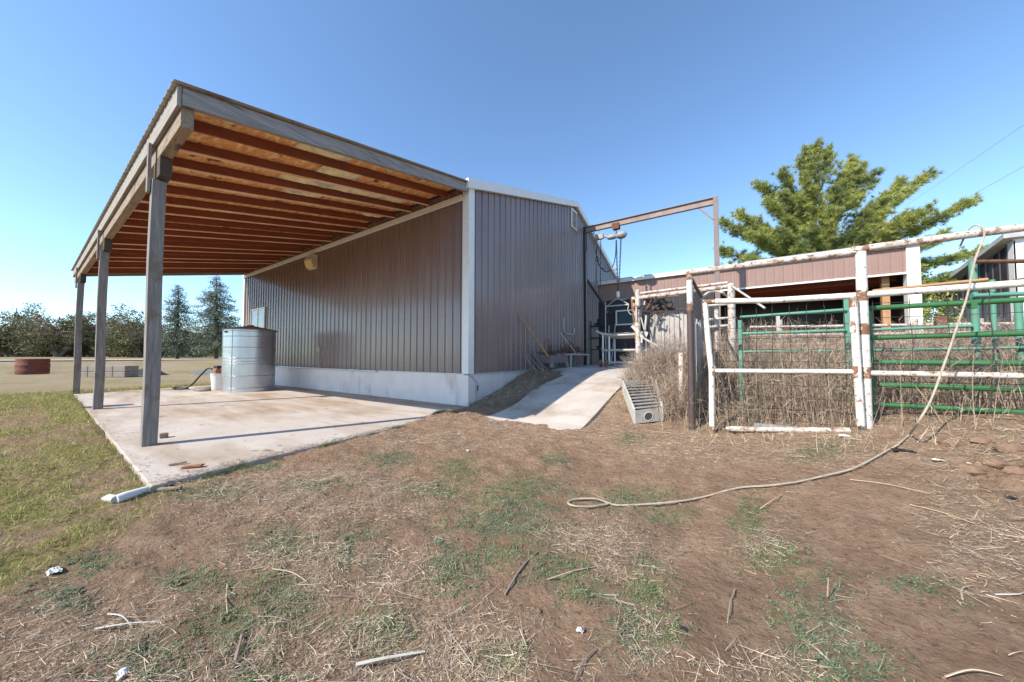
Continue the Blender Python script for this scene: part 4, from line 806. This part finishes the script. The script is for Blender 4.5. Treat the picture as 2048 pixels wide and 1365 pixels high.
# ground litter things
a=P(215,1000,z=-.03); b=P(300,978,z=-.03)
a=gp(232,1000,.03); b=gp(296,978,.03); BT=thing('plastic_jug','crumpled white plastic pipe end lying at the lawn corner of the slab','plastic container',(a.x,a.y,a.z))
m=MB(); m.tube([a,lerp(a,b,.3),lerp(a,b,.7),b],[.042,.046,.036,.03],10); m.build('jug_body','white_plastic',BT,smooth=True)
c=gp(205,998,.03); m=MB(); m.tube([c,lerp(c,a,.5)+Vector((0,0,.01)),a],[.012,.04,.038],8); m.build('jug_neck','offwhite',BT,smooth=True)
for (u,v,ang,l_,w_,lb) in ((385,948,.3,.20,.07,'flat reddish wood scrap at the slab edge'),(355,942,.5,.16,.03,'thin tan wood splinter on the slab near its corner'),(340,978,.1,.22,.04,'pale wood stick with dark end beside the white plastic container'),(340,972,-.6,.09,.03,'dark bark chip at the slab corner')):
    p=gp(u,v,.02); p.z=max(p.z,.015 if v<960 else p.z); m=MB(); dx=Vector((math.cos(ang+YAW),math.sin(ang+YAW),0))
    m.bar(p-dx*l_/2,p+dx*l_/2+Vector((0,0,.01)),w_,.022); tag(m.build('wood_scrap','rust_orange' if 'reddish' in lb else ('dark_wood' if 'dark bark' in lb else 'beam_wood'),loc=p,bevel=.004),lb,'wood scrap')
def crumple(u,v,r,mt,name,lb,ct,hh=.3,sd=1):
    r*=.75; p=gp(u,v,0); q=random.Random(sd); N=9; m=MB(); vs=[]
    for i in range(N+1):
        for j in range(N+1):
            x=(i/N-.5)*2; y=(j/N-.5)*2; e=max(0,1-(x*x+y*y)*.55); vs.append((p.x+x*r*(.8+.3*q.random()),p.y+y*r*.7*(.8+.3*q.random()),p.z+.004+e*r*hh*q.uniform(.2,1)))
    m.add(vs,[(i*(N+1)+j,i*(N+1)+j+1,(i+1)*(N+1)+j+1,(i+1)*(N+1)+j) for i in range(N) for j in range(N)]); tag(m.build(name,mt,loc=p),lb,ct)
crumple(108,1145,.06,'white_plastic','plastic_rag','crumpled white rag on the dirt at the far left','rag',.6,2)
crumple(1690,874,.09,'white_plastic','paper_scrap','torn white paper scrap below the right end of the gate','paper',.4,3)
crumple(1875,922,.06,'offwhite','paper_scrap','pale crumpled plastic scrap near the rope and clods','litter',.4,4)
crumple(1940,928,.04,'white_plastic','paper_scrap','small white scrap against the dirt clods','litter',.3,5)
crumple(245,1350,.04,'white_plastic','paper_scrap','white tissue scrap at the bottom left of the ground','litter',.8,6)
crumple(935,903,.035,'stone_pale','stone','white stone on the dirt in front of the slab','stone',1.2,7)
crumple(1160,1265,.025,'stone_pale','stone','round tan stone low in the middle of the dirt','stone',1.3,8)
crumple(2022,998,.05,'black_plastic','rubber_scrap','black scrap with pale top at the right edge','litter',.5,9)
crumple(1368,1260,.028,'black_plastic','rubber_scrap','small black scrap on the bare path','litter',.5,10)
crumple(1805,902,.12,'black_plastic','plastic_scrap','dark bluish plastic film under the rope','litter',.2,11)
# individual sticks
STK=[((905,980),(920,1045),'pale straight stick standing out left of the weed patch'),((1010,1190),(1075,1105),'long brown stick slanting through the middle dirt'),((1040,1260),(1050,1360),'split pale stalk at the bottom centre'),((1150,1360),(1190,1300),'dark stick at the bottom right of centre'),((712,1332),(850,1305),'thick bleached stalk at the bottom left of centre'),((215,1230),(262,1252),'curved bleached root at lower left'),((190,1258),(318,1245),'long bleached stick at lower left'),((250,1290),(258,1345),'upright pale stick in the lower left straw'),((545,1138),(612,1162),'straight tan stem left of the middle weeds'),((455,1170),(455,1228),'short yellow stem in the left weeds'),((1520,1018),(1565,990),'forked thin twig on the bare dirt'),((1700,960),(1860,988),'long tan stalk right of the rope'),((1820,1010),(1950,1048),'pale stalk near the right straw'),((1655,1195),(1670,1145),'small orange stem standing in the bare dirt'),((1925,1200),(1945,1172),'short forked root stub at right'),((1990,1190),(2048,1186),'straight bleached stick at the right edge'),((1470,1180),(1455,1245),'thin stem on the bare path'),((1890,1355),(2005,1352),'knobbly stick at the bottom right corner'),((470,1325),(485,1270),'grey flat bark piece in the left weeds'),((1095,1160),(1190,1135),'thin tan twig in the middle dirt'),((845,1015),(885,990),'dark twig beside the left grass tufts'),((1300,865),(1350,868),'pale twig below the loading ramp')]
for i,(p,q_,lb) in enumerate(STK):
    a=gp(*p,.012); b=gp(*q_,.012); rr_=random.Random(i); mdp=(a+b)/2+Vector((rr_.uniform(-.02,.02),rr_.uniform(-.02,.02),rr_.uniform(.0,.02)))
    if 'standing' in lb or 'upright' in lb: b=a+Vector((.01,.02,.1)); mdp=(a+b)/2
    th=.008 if ('thick' in lb or 'bark' in lb or 'brown' in lb) else .0042
    m=MB(); m.tube(smoothpts([a,mdp,b],4),[th*(1-.05*k) for k in range(9)],6); tag(m.build('stick','twig' if ('dark' in lb or 'brown' in lb or 'grey' in lb) else 'offwhite' if 'bleached' in lb else 'straw',loc=a,smooth=True),lb,'stick')
# clods
q=random.Random(21)
for i,(u,v,r) in enumerate(((1905,890,.16),(1965,885,.14),(2020,900,.17),(1990,930,.15),(1945,945,.14),(2035,945,.13),(1920,925,.09))):
    r*=.5; p=gp(u,v,0); m=MB(); N=8; vs=[];
    for a in range(N+1):
        for b in range(12):
            ph=a/N*math.pi; th=b/12*6.283; rr_=r*(.75+.45*q.random()); vs.append((p.x+rr_*math.sin(ph)*math.cos(th)*1.2,p.y+rr_*math.sin(ph)*math.sin(th),p.z+rr_*.7*math.cos(ph)))
    m.add(vs,[(a*12+b,a*12+(b+1)%12,(a+1)*12+(b+1)%12,(a+1)*12+b) for a in range(N) for b in range(12)]); o=m.build('dirt_clod','dirt_clod',loc=p,smooth=True)
    tag(o,'rough brown dirt clod in the heap at the right, '+('far left','far middle','far right','near right of middle','front middle','rightmost front','small one at the left front')[i],'dirt clod','dirt clods in the heap')
# ------------------------------------------------------------------ vegetation on the ground (stuff)
def area(n,x0,x1,y0,y1,pw=1.0):
    # denser close to where people walk: radius sampled, real world placement
    a=RG.uniform(-math.pi,math.pi,n*6); r=RG.random(n*6)**pw*22+.9; x=r*np.cos(a); y=r*np.sin(a)
    k=(x>x0)&(x<x1)&(y>y0)&(y<y1)&~inpoly(x,y,_sp)&~((x<XW)&(y>YW))&~((x>-4.5)&(x<-2.4)&(y>5.8)&(y<18))&((x*_h[0]+y*_h[1])>.6)
    return x[k][:n],y[k][:n]
def zat(x,y): return height(x,y)
# lawn
x,y=area(260000,-22,-3,-6,8,1.25); l,wd_,lt_=masks(x,y); k=RG.random(len(x))<l*.9; x=x[k];y=y[k]
k=(fbm(x,y,5,2)>.34); x=x[k];y=y[k]; N=len(x); P0=np.stack([x,y,zat(x,y)-.005],1); D=RG.normal(size=(N,3))*.5; D[:,2]=1; D/=np.linalg.norm(D,axis=1)[:,None]
ds=np.hypot(x,y); V,F=ribbons(P0,D,RG.uniform(.02,.055,N)*(1+ds*.03),.0035+ds*.0007,RG.normal(size=(N,3))*.35,2)
tag(npmesh('lawn_grass',V,F,'lawn'),'short yellow-green lawn grass left of the slab','grass',kind='stuff')
# grass along the slab edge + tufts in weed patches
ex=[];ey=[]
for i in (0,1,2,3,7):
    a=slab_poly[i];b=slab_poly[(i+1)%8]
    t=RG.random(1600); t=t if i<7 else 1-t**1.6; ex.append(a.x+(b.x-a.x)*t+np.abs(RG.normal(size=1600))*.035+.01); ey.append(a.y+(b.y-a.y)*t-np.abs(RG.normal(size=1600))*(.06 if i==7 else .02))
x=np.concatenate(ex); y=np.concatenate(ey); k=(fbm(x,y,2.2,2)>.5); x=x[k];y=y[k]
x2,y2=area(90000,-7,7,0,6.5,.9); l,wd_,lt_=masks(x2,y2); k=(RG.random(len(x2))<wd_*.9)&(fbm(x2+9,y2,1.3,2)>.45); x=np.concatenate([x,x2[k]]); y=np.concatenate([y,y2[k]])
N=len(x); P0=np.stack([x,y,zat(x,y)-.004],1); D=RG.normal(size=(N,3))*.6; D[:,2]=1; D/=np.linalg.norm(D,axis=1)[:,None]
V,F=ribbons(P0,D,RG.uniform(.02,.05,N),RG.uniform(.0025,.005,N)+np.hypot(x,y)*.0003,RG.normal(size=(N,3))*.5,2)
tag(npmesh('green_grass_tufts',V,F,'weed_leaf'),'short green grass tufts along the slab edge and in patches on the dirt','grass',kind='stuff')
# low leafy weeds
x,y=area(130000,-8,8,-.5,7,.9); l,wd_,lt_=masks(x,y); k=RG.random(len(x))<wd_*1.5+.006*(1-l); x=x[k];y=y[k]; N=len(x); parts=[]
for j in range(9):
    a=RG.uniform(0,6.283,N); el=RG.uniform(.1,.9,N); D=np.stack([np.cos(a)*np.cos(el),np.sin(a)*np.cos(el),np.sin(el)],1)
    off=RG.normal(size=(N,3))*.012; off[:,2]=0
    parts.append(ribbons(np.stack([x,y,zat(x,y)],1)+off,D,RG.uniform(.008,.024,N),RG.uniform(.003,.007,N)+.0004*np.hypot(x,y),np.tile([0,0,-.3],(N,1)),2,flat=np.tile([0,0,1.0],(N,1))))
V,F=cat(parts); tag(npmesh('ground_weeds',V,F,'weed_leaf'),'low grey-green leafy weeds in patches over the bare dirt','weeds',kind='stuff')
# straw litter lying on the soil
x,y=area(420000,-9,9,-1.5,8.6,.85); l,wd_,lt_=masks(x,y); k=RG.random(len(x))<(lt_**1.5*1.7+.012)*(1-l*.4); x=x[k];y=y[k]; N=len(x)
def lay(x,y,Lm,Wm,curl=.25,dirn=None,lift=.006):
    N=len(x); a=RG.uniform(0,6.283,N) if dirn is None else dirn+RG.normal(size=N)*.6
    D=np.stack([np.cos(a),np.sin(a),RG.normal(size=N)*.10+.03],1); b=RG.normal(size=(N,3))*curl; b[:,2]*=.25
    # keep ends above the soil
    z0=zat(x,y)+lift+RG.random(N)*.012; z1=zat(x+D[:,0]*Lm,y+D[:,1]*Lm)+lift; D[:,2]=np.maximum(D[:,2],(z1-z0)/Lm)
    fl=np.tile([0,0,1.0],(N,1))+RG.normal(size=(N,3))*.5
    return ribbons(np.stack([x,y,z0],1),D,Lm,Wm,b,3,flat=fl)
V,F=lay(x,y,RG.exponential(.035,N).clip(.012,.2),RG.uniform(.0010,.0030,N)*(1+.08*np.hypot(x,y)))
tag(npmesh('straw_litter',V,F,'straw'),'dry straw stems and chaff scattered over the dirt','straw',kind='stuff')
x,y=area(9000,-8,8,-.5,8.4,.9); l,wd_,lt_=masks(x,y); k=RG.random(len(x))<(lt_*.5+.008)*(1-l*.8); x=x[k];y=y[k]; N=len(x)
V1,F1=lay(x,y,RG.uniform(.08,.30,N),RG.uniform(.002,.0045,N),.2)
V,F=cat([(V1,F1)])
tag(npmesh('dry_stems',V,F,'tumble'),'longer pale dry stems lying on the dirt','dry stems',kind='stuff')
# debris blown on the slab
N=2600; i_=RG.integers(0,5,N); t=RG.random(N); P8=_sp; A_=np.array([P8[k] for k in (0,1,2,3,7)])[i_]; B_=np.array([P8[k] for k in (1,2,3,4,0)])[i_]; x=A_[:,0]+(B_[:,0]-A_[:,0])*t; y=A_[:,1]+(B_[:,1]-A_[:,1])*t
x=x-np.abs(RG.normal(size=N))*.10*(i_<4); y=y+np.abs(RG.normal(size=N))*.13
x=np.concatenate([x,RG.uniform(-20,-5.6,900),RG.uniform(-20,-6,2200)]); y=np.concatenate([y,RG.uniform(1,6.6,900),6.72-np.abs(RG.normal(size=2200))*.09]); k=inpoly(x,y,_sp)&(np.hypot(x-TX,y-TY)>TR+.05); x=x[k];y=y[k]; N=len(x)
a=RG.uniform(0,6.283,N); D=np.stack([np.cos(a),np.sin(a),np.full(N,.05)],1)
V,F=ribbons(np.stack([x,y,np.full(N,.004)],1),D,RG.exponential(.035,N).clip(.01,.2),RG.uniform(.003,.012,N)*(1+.04*np.hypot(x,y)),RG.normal(size=(N,3))*np.array([.2,.2,.02]),2,flat=np.tile([0,0,1.0],(N,1)))
tag(npmesh('slab_debris',V,F,'twig'),'dry chaff and chips blown onto the concrete slab and along its wall','debris',kind='stuff')
# dark crumbs / pebbles
x,y=area(26000,-8,8,-.5,8,.9); l,wd_,lt_=masks(x,y); k=RG.random(len(x))<.5*(1-l); x=x[k];y=y[k]; N=len(x); r=RG.exponential(.0035,N).clip(.0015,.018)
c=np.stack([x,y,zat(x,y)],1); o8=np.array([(1,0,0),(0,1,0),(-1,0,0),(0,-1,0),(0,0,.8),(0,0,-.8)]); V=(c[:,None,:]+o8[None]*r[:,None,None]*RG.uniform(.6,1.4,(N,6,1))).reshape(-1,3)
b=(np.arange(N)*6)[:,None]; F=np.concatenate([b+np.array(t) for t in ((0,1,4),(1,2,4),(2,3,4),(3,0,4),(1,0,5),(2,1,5),(3,2,5),(0,3,5))])
tag(npmesh('soil_crumbs',V,F,'dirt_clod'),'small crumbs of soil and grit on the dirt','soil crumbs',kind='stuff')
# ------------------------------------------------------------------ tall dry weeds
def stalks(x,y,hm,wm,nb=4,lean=.18,bl=(.08,.25)):
    N=len(x); z=zat(x,y); P0=np.stack([x,y,z-.02],1); D=RG.normal(size=(N,3))*lean; D[:,2]=1; D/=np.linalg.norm(D,axis=1)[:,None]; L=hm; be=RG.normal(size=(N,3))*.12; be[:,2]=-.03
    parts=[ribbons(P0,D,L,wm,be,3)]
    for j in range(nb):
        t=RG.uniform(.25,1,N); c=P0+D*(L*t)[:,None]+be*(t*t)[:,None]*L[:,None]; d2=D*.5+RG.normal(size=(N,3))*.6; d2/=np.linalg.norm(d2,axis=1)[:,None]
        parts.append(ribbons(c,d2,RG.uniform(*bl,N),wm*.8,RG.normal(size=(N,3))*.2,2))
    return cat(parts)
def weeds_area():
    xs=RG.uniform(-1.9,9,26000); ys=6.05+7*RG.random(26000); dn=np.clip(1.25-(ys-6.2)*.12,.1,1)
    dn=np.where((xs<.2)&(ys<6.6),dn*.55,dn); dn=np.where(ys<6.25,.35,dn); dn=np.where((xs>1.45)&(ys<6.78),.16,dn); dn=np.where((ys<8.2)&(xs<1.4)&(xs>-.4)&(ys>6.9),dn,dn*.8)
    k=(RG.random(len(xs))<dn*sst(.28,.55,fbm(xs,ys,.9,3)+.1))&~((xs<-1.1)&(ys<7.3)); return xs[k],ys[k]
x,y=weeds_area(); N=len(x); hm=RG.uniform(.4,1.15,N)*(.85+.6*fbm(x,y,.7,2)); hm=np.where(y<6.5,hm*.75,hm*np.clip(.72+.05*y,1,1.2)*np.where(x>1.3,.82,1)*np.where(x<-.4,.7,1))
V,F=stalks(x,y,hm,RG.uniform(.004,.009,N)*(.7+.07*y),5); tag(npmesh('tall_dry_weeds',V,F,'dry_weed'),'tall tangled dry brown weeds filling the pens behind the fence','dry weeds',kind='stuff')
x=RG.uniform(-6.0,6,7000); y=RG.uniform(5.3,9.8,7000)
k=((x>-.6)&(y<6.3)&(RG.random(7000)<.55*sst(.4,.6,fbm(x,y,1.5,2)+.05)))|((x<-4.75)&(x>-5.93)&(y>6.6)&(RG.random(7000)<.9))|((x>-2.3)&(x<-.6)&(y>6.9)&(RG.random(7000)<.5)); x=x[k];y=y[k]; N=len(x)
V,F=stalks(x,y,RG.uniform(.06,.38,N),RG.uniform(.003,.006,N),3,.5,(.04,.14)); tag(npmesh('dry_grass_fringe',V,F,'straw'),'short dry grass along the fence foot and foundation','dry grass',kind='stuff')
# matted debris by the ramp's shaded left side
x=RG.uniform(-5.95,-4.2,5000); y=RG.uniform(6.6,10.2,5000); V,F=lay(x,y,RG.uniform(.05,.3,5000),RG.uniform(.004,.009,5000),.4,lift=.02); tag(npmesh('weed_debris',V,F,'dry_weed'),'matted dry weed debris between the gable wall and the ramp','debris',kind='stuff')
def bush(name,c,rx_,ry_,rz_,n,m_,label,ct,wd0=.006,seg=(.12,.34),group=None):
    o=thing(name,label,ct,c,group); N=n; a=RG.normal(size=(N,3)); a/=np.linalg.norm(a,axis=1)[:,None]; a[:,2]=np.abs(a[:,2])*1.0-.05; r=RG.random(N)**.5
    P0=np.array(c)+a*r[:,None]*np.array([rx_,ry_,rz_]); P0[:,2]=np.maximum(P0[:,2],zat(P0[:,0],P0[:,1])); D=a*.6+RG.normal(size=(N,3))*.6; D/=np.linalg.norm(D,axis=1)[:,None]
    V,F=ribbons(P0,D,RG.uniform(*seg,N),np.full(N,wd0),RG.normal(size=(N,3))*.3,2); npmesh('twigs',V,F,m_,parent=o)
    N=int(n/60)+12; a=RG.normal(size=(N,3)); a[:,2]=np.abs(a[:,2])+.3; a/=np.linalg.norm(a,axis=1)[:,None]
    V,F=ribbons(np.tile(np.array(c),(N,1)).astype(float)+RG.normal(size=(N,3))*.05,a,np.full(N,min(rx_,rz_)*1.0),np.full(N,wd0*2.5),RG.normal(size=(N,3))*.2,3); npmesh('stems',V,F,'twig',parent=o); return o
zb5=H(-1.05,8.3)
bush('dry_bush',(-1.15,8.35,zb5-.05),.85,.6,1.35,9000,'tumble','large round grey-tan dry bush between the chute and the brown post','bush',.007)
bush('dry_bush',(-.75,7.1,H(-.75,7.1)-.05),.5,.45,.8,4500,'dry_weed','lower tan dry bush at the foot of the brown post','bush',.006)
bush('dry_bush',(-1.95,8.9,H(-1.95,8.9)-.05),.42,.4,.9,2200,'tumble','narrow dry bush at the foot of the chute post','bush',.008)
for i,(x_,y_,s_) in enumerate(((.35,8.2,.7),(1.3,8.5,.75),(3.2,8.9,.8),(2.2,10.0,.9),(4.6,9.6,.9))):
    bush('tumbleweed',(x_,y_,H(x_,y_)),.55*s_*1.3,.5*s_,1.25*s_,2600,'dry_weed','brown tumbleweed bush in the pen, '+('first right of the slatted fence','second, behind the middle of the gate','third, behind the green panel','fourth, behind the teal fence','fifth, farthest right')[i],'bush',.009,group='tumbleweeds in the pen')
# leaning post remnants in the bush
p=P(1360,706,y=6.9); m=MB(); m.tube([(p.x,6.9,.4),(p.x+.02,6.9,p.z)],.045,10); tag(m.build('stub_post','pipe_worn',loc=(p.x,6.9,.4),smooth=True),'short grey pipe stub in the dry bush left of the brown post','post')
# ------------------------------------------------------------------ trees
def cards(C,size,n,asp=.6,up=.3):
    """leaf sprays: n small quads around each centre"""
    C=np.repeat(C,n,0); N=len(C); s=np.repeat(size,n) if np.ndim(size) else np.full(N,size); P0=C+RG.normal(size=(N,3))*s[:,None]*.9
    D=RG.normal(size=(N,3)); D[:,2]+=up; D/=np.linalg.norm(D,axis=1)[:,None]; return ribbons(P0,D,s*RG.uniform(.6,1.3,N),s*asp,RG.normal(size=(N,3))*.2,1)
def spruce(name,base,h,r,label,mt='spruce_needle',lean=0,n_l=34,seed=0,gap=0,low=.1,group=None):
    q=random.Random(seed); T_=thing(name,label,'tree',base,group); b=Vector(base); m=MB(); m.tube([b,b+Vector((lean*.4,0,h*.5)),b+Vector((lean,0,h))],[h*.018+.03,h*.012,.02],8); m.build('trunk','bark',T_)
    cs=[];sz=[];br=MB()
    for i in range(n_l):
        t=low+(1-low)*(i/n_l)**.95; L=r*(1-t)**.72*(1.05 if t>.2 else .8)+.15; c0=b+Vector((lean*t,0,h*t))
        for k in range(7 if t<.8 else 4):
            if q.random()<gap: continue
            a=q.uniform(0,6.283); l=L*q.uniform(.65,1.12); tip=c0+Vector((math.cos(a)*l,math.sin(a)*l,-l*q.uniform(.12,.38)+l*.08)); br.tube([c0,tip],[.03,.012],4,cap=False)
            nn=max(2,int(l/.22))
            for j in range(nn):
                f=(j+.8)/nn; pp=c0.lerp(tip,f); cs.append((pp.x,pp.y,pp.z-.05)); sz.append(.15+.07*q.random())
    br.build('branches','bark',T_); V,F=cards(np.array(cs),np.array(sz),9,.45,-.25); npmesh('crown',V,F,mt,parent=T_); return T_
def onland(u,v,Z): 
    p=P(u,v,Z=Z); return (p.x,p.y,float(base_h(np.array([p.x]),np.array([p.y]))[0])-.05)
bs=onland(432,718,47); spruce('spruce_tree',bs,12.4,4.5,'tall green spruce left of the building, beside the tank',seed=1,lean=-.9,low=.12)
bs=onland(354,718,47); spruce('spruce_tree',bs,11.0,3.3,'paler thin-topped spruce just right of the nearest post',seed=2,lean=-.6,gap=.25,low=.12)
def blobtree(name,base,h,wd_,label,mt,seed,dens=1.0,leaf=.22,group=None,cat_='tree'):
    q=random.Random(seed); T_=thing(name,label,cat_,base,group); b=Vector(base); tr=MB(); cs=[];sz=[]
    nl=7
    for i in range(nl):
        a=q.uniform(0,6.283); e=q.uniform(.25,1.0); top=b+Vector((math.cos(a)*wd_*.5*q.uniform(.4,1),math.sin(a)*wd_*.5*q.uniform(.4,1),h*e*.9)); mid=b.lerp(top,.5)+Vector((q.uniform(-.5,.5),q.uniform(-.5,.5),.3))
        tr.tube([b,mid,top],[h*.03,h*.018,.03],6)
        for j in range(int(9*dens)):
            t=q.uniform(.25,1.05); c=(b.lerp(mid,t*2) if t<.5 else mid.lerp(top,t*2-1))+Vector((q.gauss(0,wd_*.13),q.gauss(0,wd_*.13),q.gauss(0,h*.07))); c.z=max(c.z,b.z+.4)
            for k in range(26):
                p=c+Vector((q.gauss(0,wd_*.07),q.gauss(0,wd_*.07),q.gauss(0,h*.045))); cs.append(tuple(p)); sz.append(leaf*q.uniform(.6,1.3))
    for i in range(26):
        a=q.uniform(0,6.283); s_=b+Vector((0,0,h*q.uniform(.1,.6))); tr.tube([s_,s_+Vector((math.cos(a)*wd_*.5,math.sin(a)*wd_*.5,h*q.uniform(-.05,.35)))],[.06,.02],4,cap=False)
    tr.build('trunk','twig',T_); V,F=cards(np.array(cs),np.array(sz),5,.7); npmesh('crown',V,F,mt,parent=T_); return T_
tops=[(-60,600),(-5,592),(40,622),(80,606),(118,618),(150,628),(185,612),(228,610),(262,616),(285,622),(318,640),(390,650),(465,655),(470,640)]
wh=['leftmost, cut by the frame edge','second from the left','third, low and bushy','fourth, with an open grey crown','fifth, spreading','sixth, behind the farthest post','seventh, between the two far posts','eighth, just right of the middle post','ninth, dark green','tenth, nearest the front post','eleventh, behind the pale spruce','twelfth, behind the green spruce','thirteenth, left of the tank','fourteenth, nearest the building corner']
for i,(u,v) in enumerate(tops):
    Z=58+(i*7)%9; bs=onland(u,712,Z); h=(712-v)/FPX*Z*1.02; blobtree('juniper_tree',bs,h,8.2 if i<10 else 6,'scrubby dark juniper of the far tree row, '+wh[i],'juniper' if i<12 else 'shrub_green',40+i,1.25,.24,group='junipers in the far tree row')
# far tree belt seen as one mass behind the row
cs=[];sz=[]
for i in range(5200):
    u=random.uniform(-500,480); Z=random.uniform(72,84); p=P(u,705,Z=Z); zz=1.2+abs(random.gauss(0,1.9)); cs.append((p.x,p.y,min(zz,6.0))); sz.append(.42)
V,F=cards(np.array(cs),np.array(sz),4,.8); tag(npmesh('far_woodland',V,F,'juniper'),'dark belt of scrub trees along the far left horizon','woodland',kind='stuff')
# hero pine
ZP=22.0; base=P(1650,690,Z=ZP); base.z=.9
PT=thing('pine_tree','large sunlit pine with upswept branches behind the open shed','tree',base)
q=random.Random(77)
top=P(1632,300,Z=ZP); tk=[base,P(1652,600,Z=ZP),P(1648,480,Z=ZP),P(1640,390,Z=ZP),top]
m=MB(); m.tube(tk,[.28,.24,.16,.09,.03],10); m.build('trunk','bark',PT)
BRN=[((1650,470),(1512,368),0),((1648,450),(1560,345),-1),((1645,420),(1600,330),.5),((1642,380),(1610,300),0),((1642,380),(1658,305),.4),((1640,350),(1632,292),0),((1645,420),(1700,345),1),((1648,450),(1705,318),0),((1648,460),(1752,345),-.6),((1650,490),(1728,330),.5),
((1650,500),(1860,350),0),((1650,505),(1808,362),1.2),((1652,530),(1945,405),0),((1652,530),(1860,420),-.8),((1652,560),(1965,505),.5),((1652,540),(1440,445),0),((1652,560),(1440,500),.8),((1652,520),(1470,430),-1),((1652,560),(1450,540),-.5),((1650,520),(1505,440),1.5),((1650,500),(1530,400),-1.5),
((1652,580),(1500,520),-2),((1652,580),(1600,500),-2.5),((1652,580),(1700,500),-2.5),((1652,580),(1780,500),-2),((1652,570),(1560,460),-2.4),((1652,560),(1660,420),-2),((1650,540),(1600,400),-1.6),((1650,540),(1740,420),-1.6),((1652,580),(1850,530),1),((1652,600),(1900,560),0),((1652,560),(1560,480),2),((1652,560),(1760,440),2.2),((1650,500),(1680,380),-1.5),((1652,520),(1820,430),-1.5),((1652,600),(1480,560),0),((1652,600),(1820,570),-1),((1652,600),(1560,560),-2),((1652,600),(1700,560),-2),((1650,480),(1560,390),-1.2),((1650,470),(1610,360),-1.2),((1650,540),(1500,470),-1.8),((1652,560),(1900,470),-.9),((1652,600),(1960,545),1.2)]
for k in range(22):
    u0=q.uniform(1450,1880); v0=590-(1-abs(u0-1640)/260)*q.uniform(10,150); BRN.append(((1652,max(480,v0+60)),(u0,v0),q.uniform(-2.6,2.2)))
tc=[];td=[];bm_=MB()
def tuftrun(p0,p1,n,spread,t0=.25):
    d=(p1-p0); dn=d.normalized()
    for j in range(n):
        t=t0+(1-t0)*(j+q.random())/n; c=p0+d*t+Vector((q.gauss(0,spread),q.gauss(0,spread),q.gauss(0,spread))); tc.append(tuple(c)); dd=dn*.7+Vector((q.gauss(0,.4),q.gauss(0,.4),.5+q.gauss(0,.3))); dd.normalize(); td.append(tuple(dd))
for (s_,e_,dz) in BRN:
    a=P(*s_,Z=ZP); b=P(*e_,Z=ZP+dz); md=a.lerp(b,.55)+Vector((0,0,-.35)); bm_.tube([a,md,b],[.075,.045,.012],6,cap=False); L=(b-a).length
    tuftrun(md,b,int(L*7.5)+7,.16,.0); tuftrun(a,md,int(L*5),.38,.3)
    for k in range(int(L*6)+6):
        t=q.uniform(.3,1.0); c=(a.lerp(md,t*2) if t<.5 else md.lerp(b,t*2-1)); l=q.uniform(.4,1.1)*(1.25-t*.75); dd=(b-a).normalized()*.5+Vector((q.gauss(0,.55),q.gauss(0,.55),q.gauss(.4,.4))); dd.normalize(); e2=c+dd*l; bm_.tube([c,e2],[.02,.008],4,cap=False); tuftrun(c,e2,int(l*5)+2,.07,.25)
bm_.build('branches','bark',PT)
tc=np.array(tc);td=np.array(td); NT=len(tc); K=38; C=np.repeat(tc,K,0); D=np.repeat(td,K,0)*.75+RG.normal(size=(NT*K,3))*.6; D/=np.linalg.norm(D,axis=1)[:,None]
V,F=ribbons(C,D,RG.uniform(.16,.32,NT*K),np.full(NT*K,.022),RG.normal(size=(NT*K,3))*.08,1); npmesh('crown',V,F,'pine_needle',parent=PT)
# dark pine behind the right
spruce('pine_tree',(9.5,30.0,.9),6.2,2.8,'smaller dark pine partly hidden right of the white shed column','pine_needle',seed=9,n_l=18,low=.15)
print('tufts',NT)
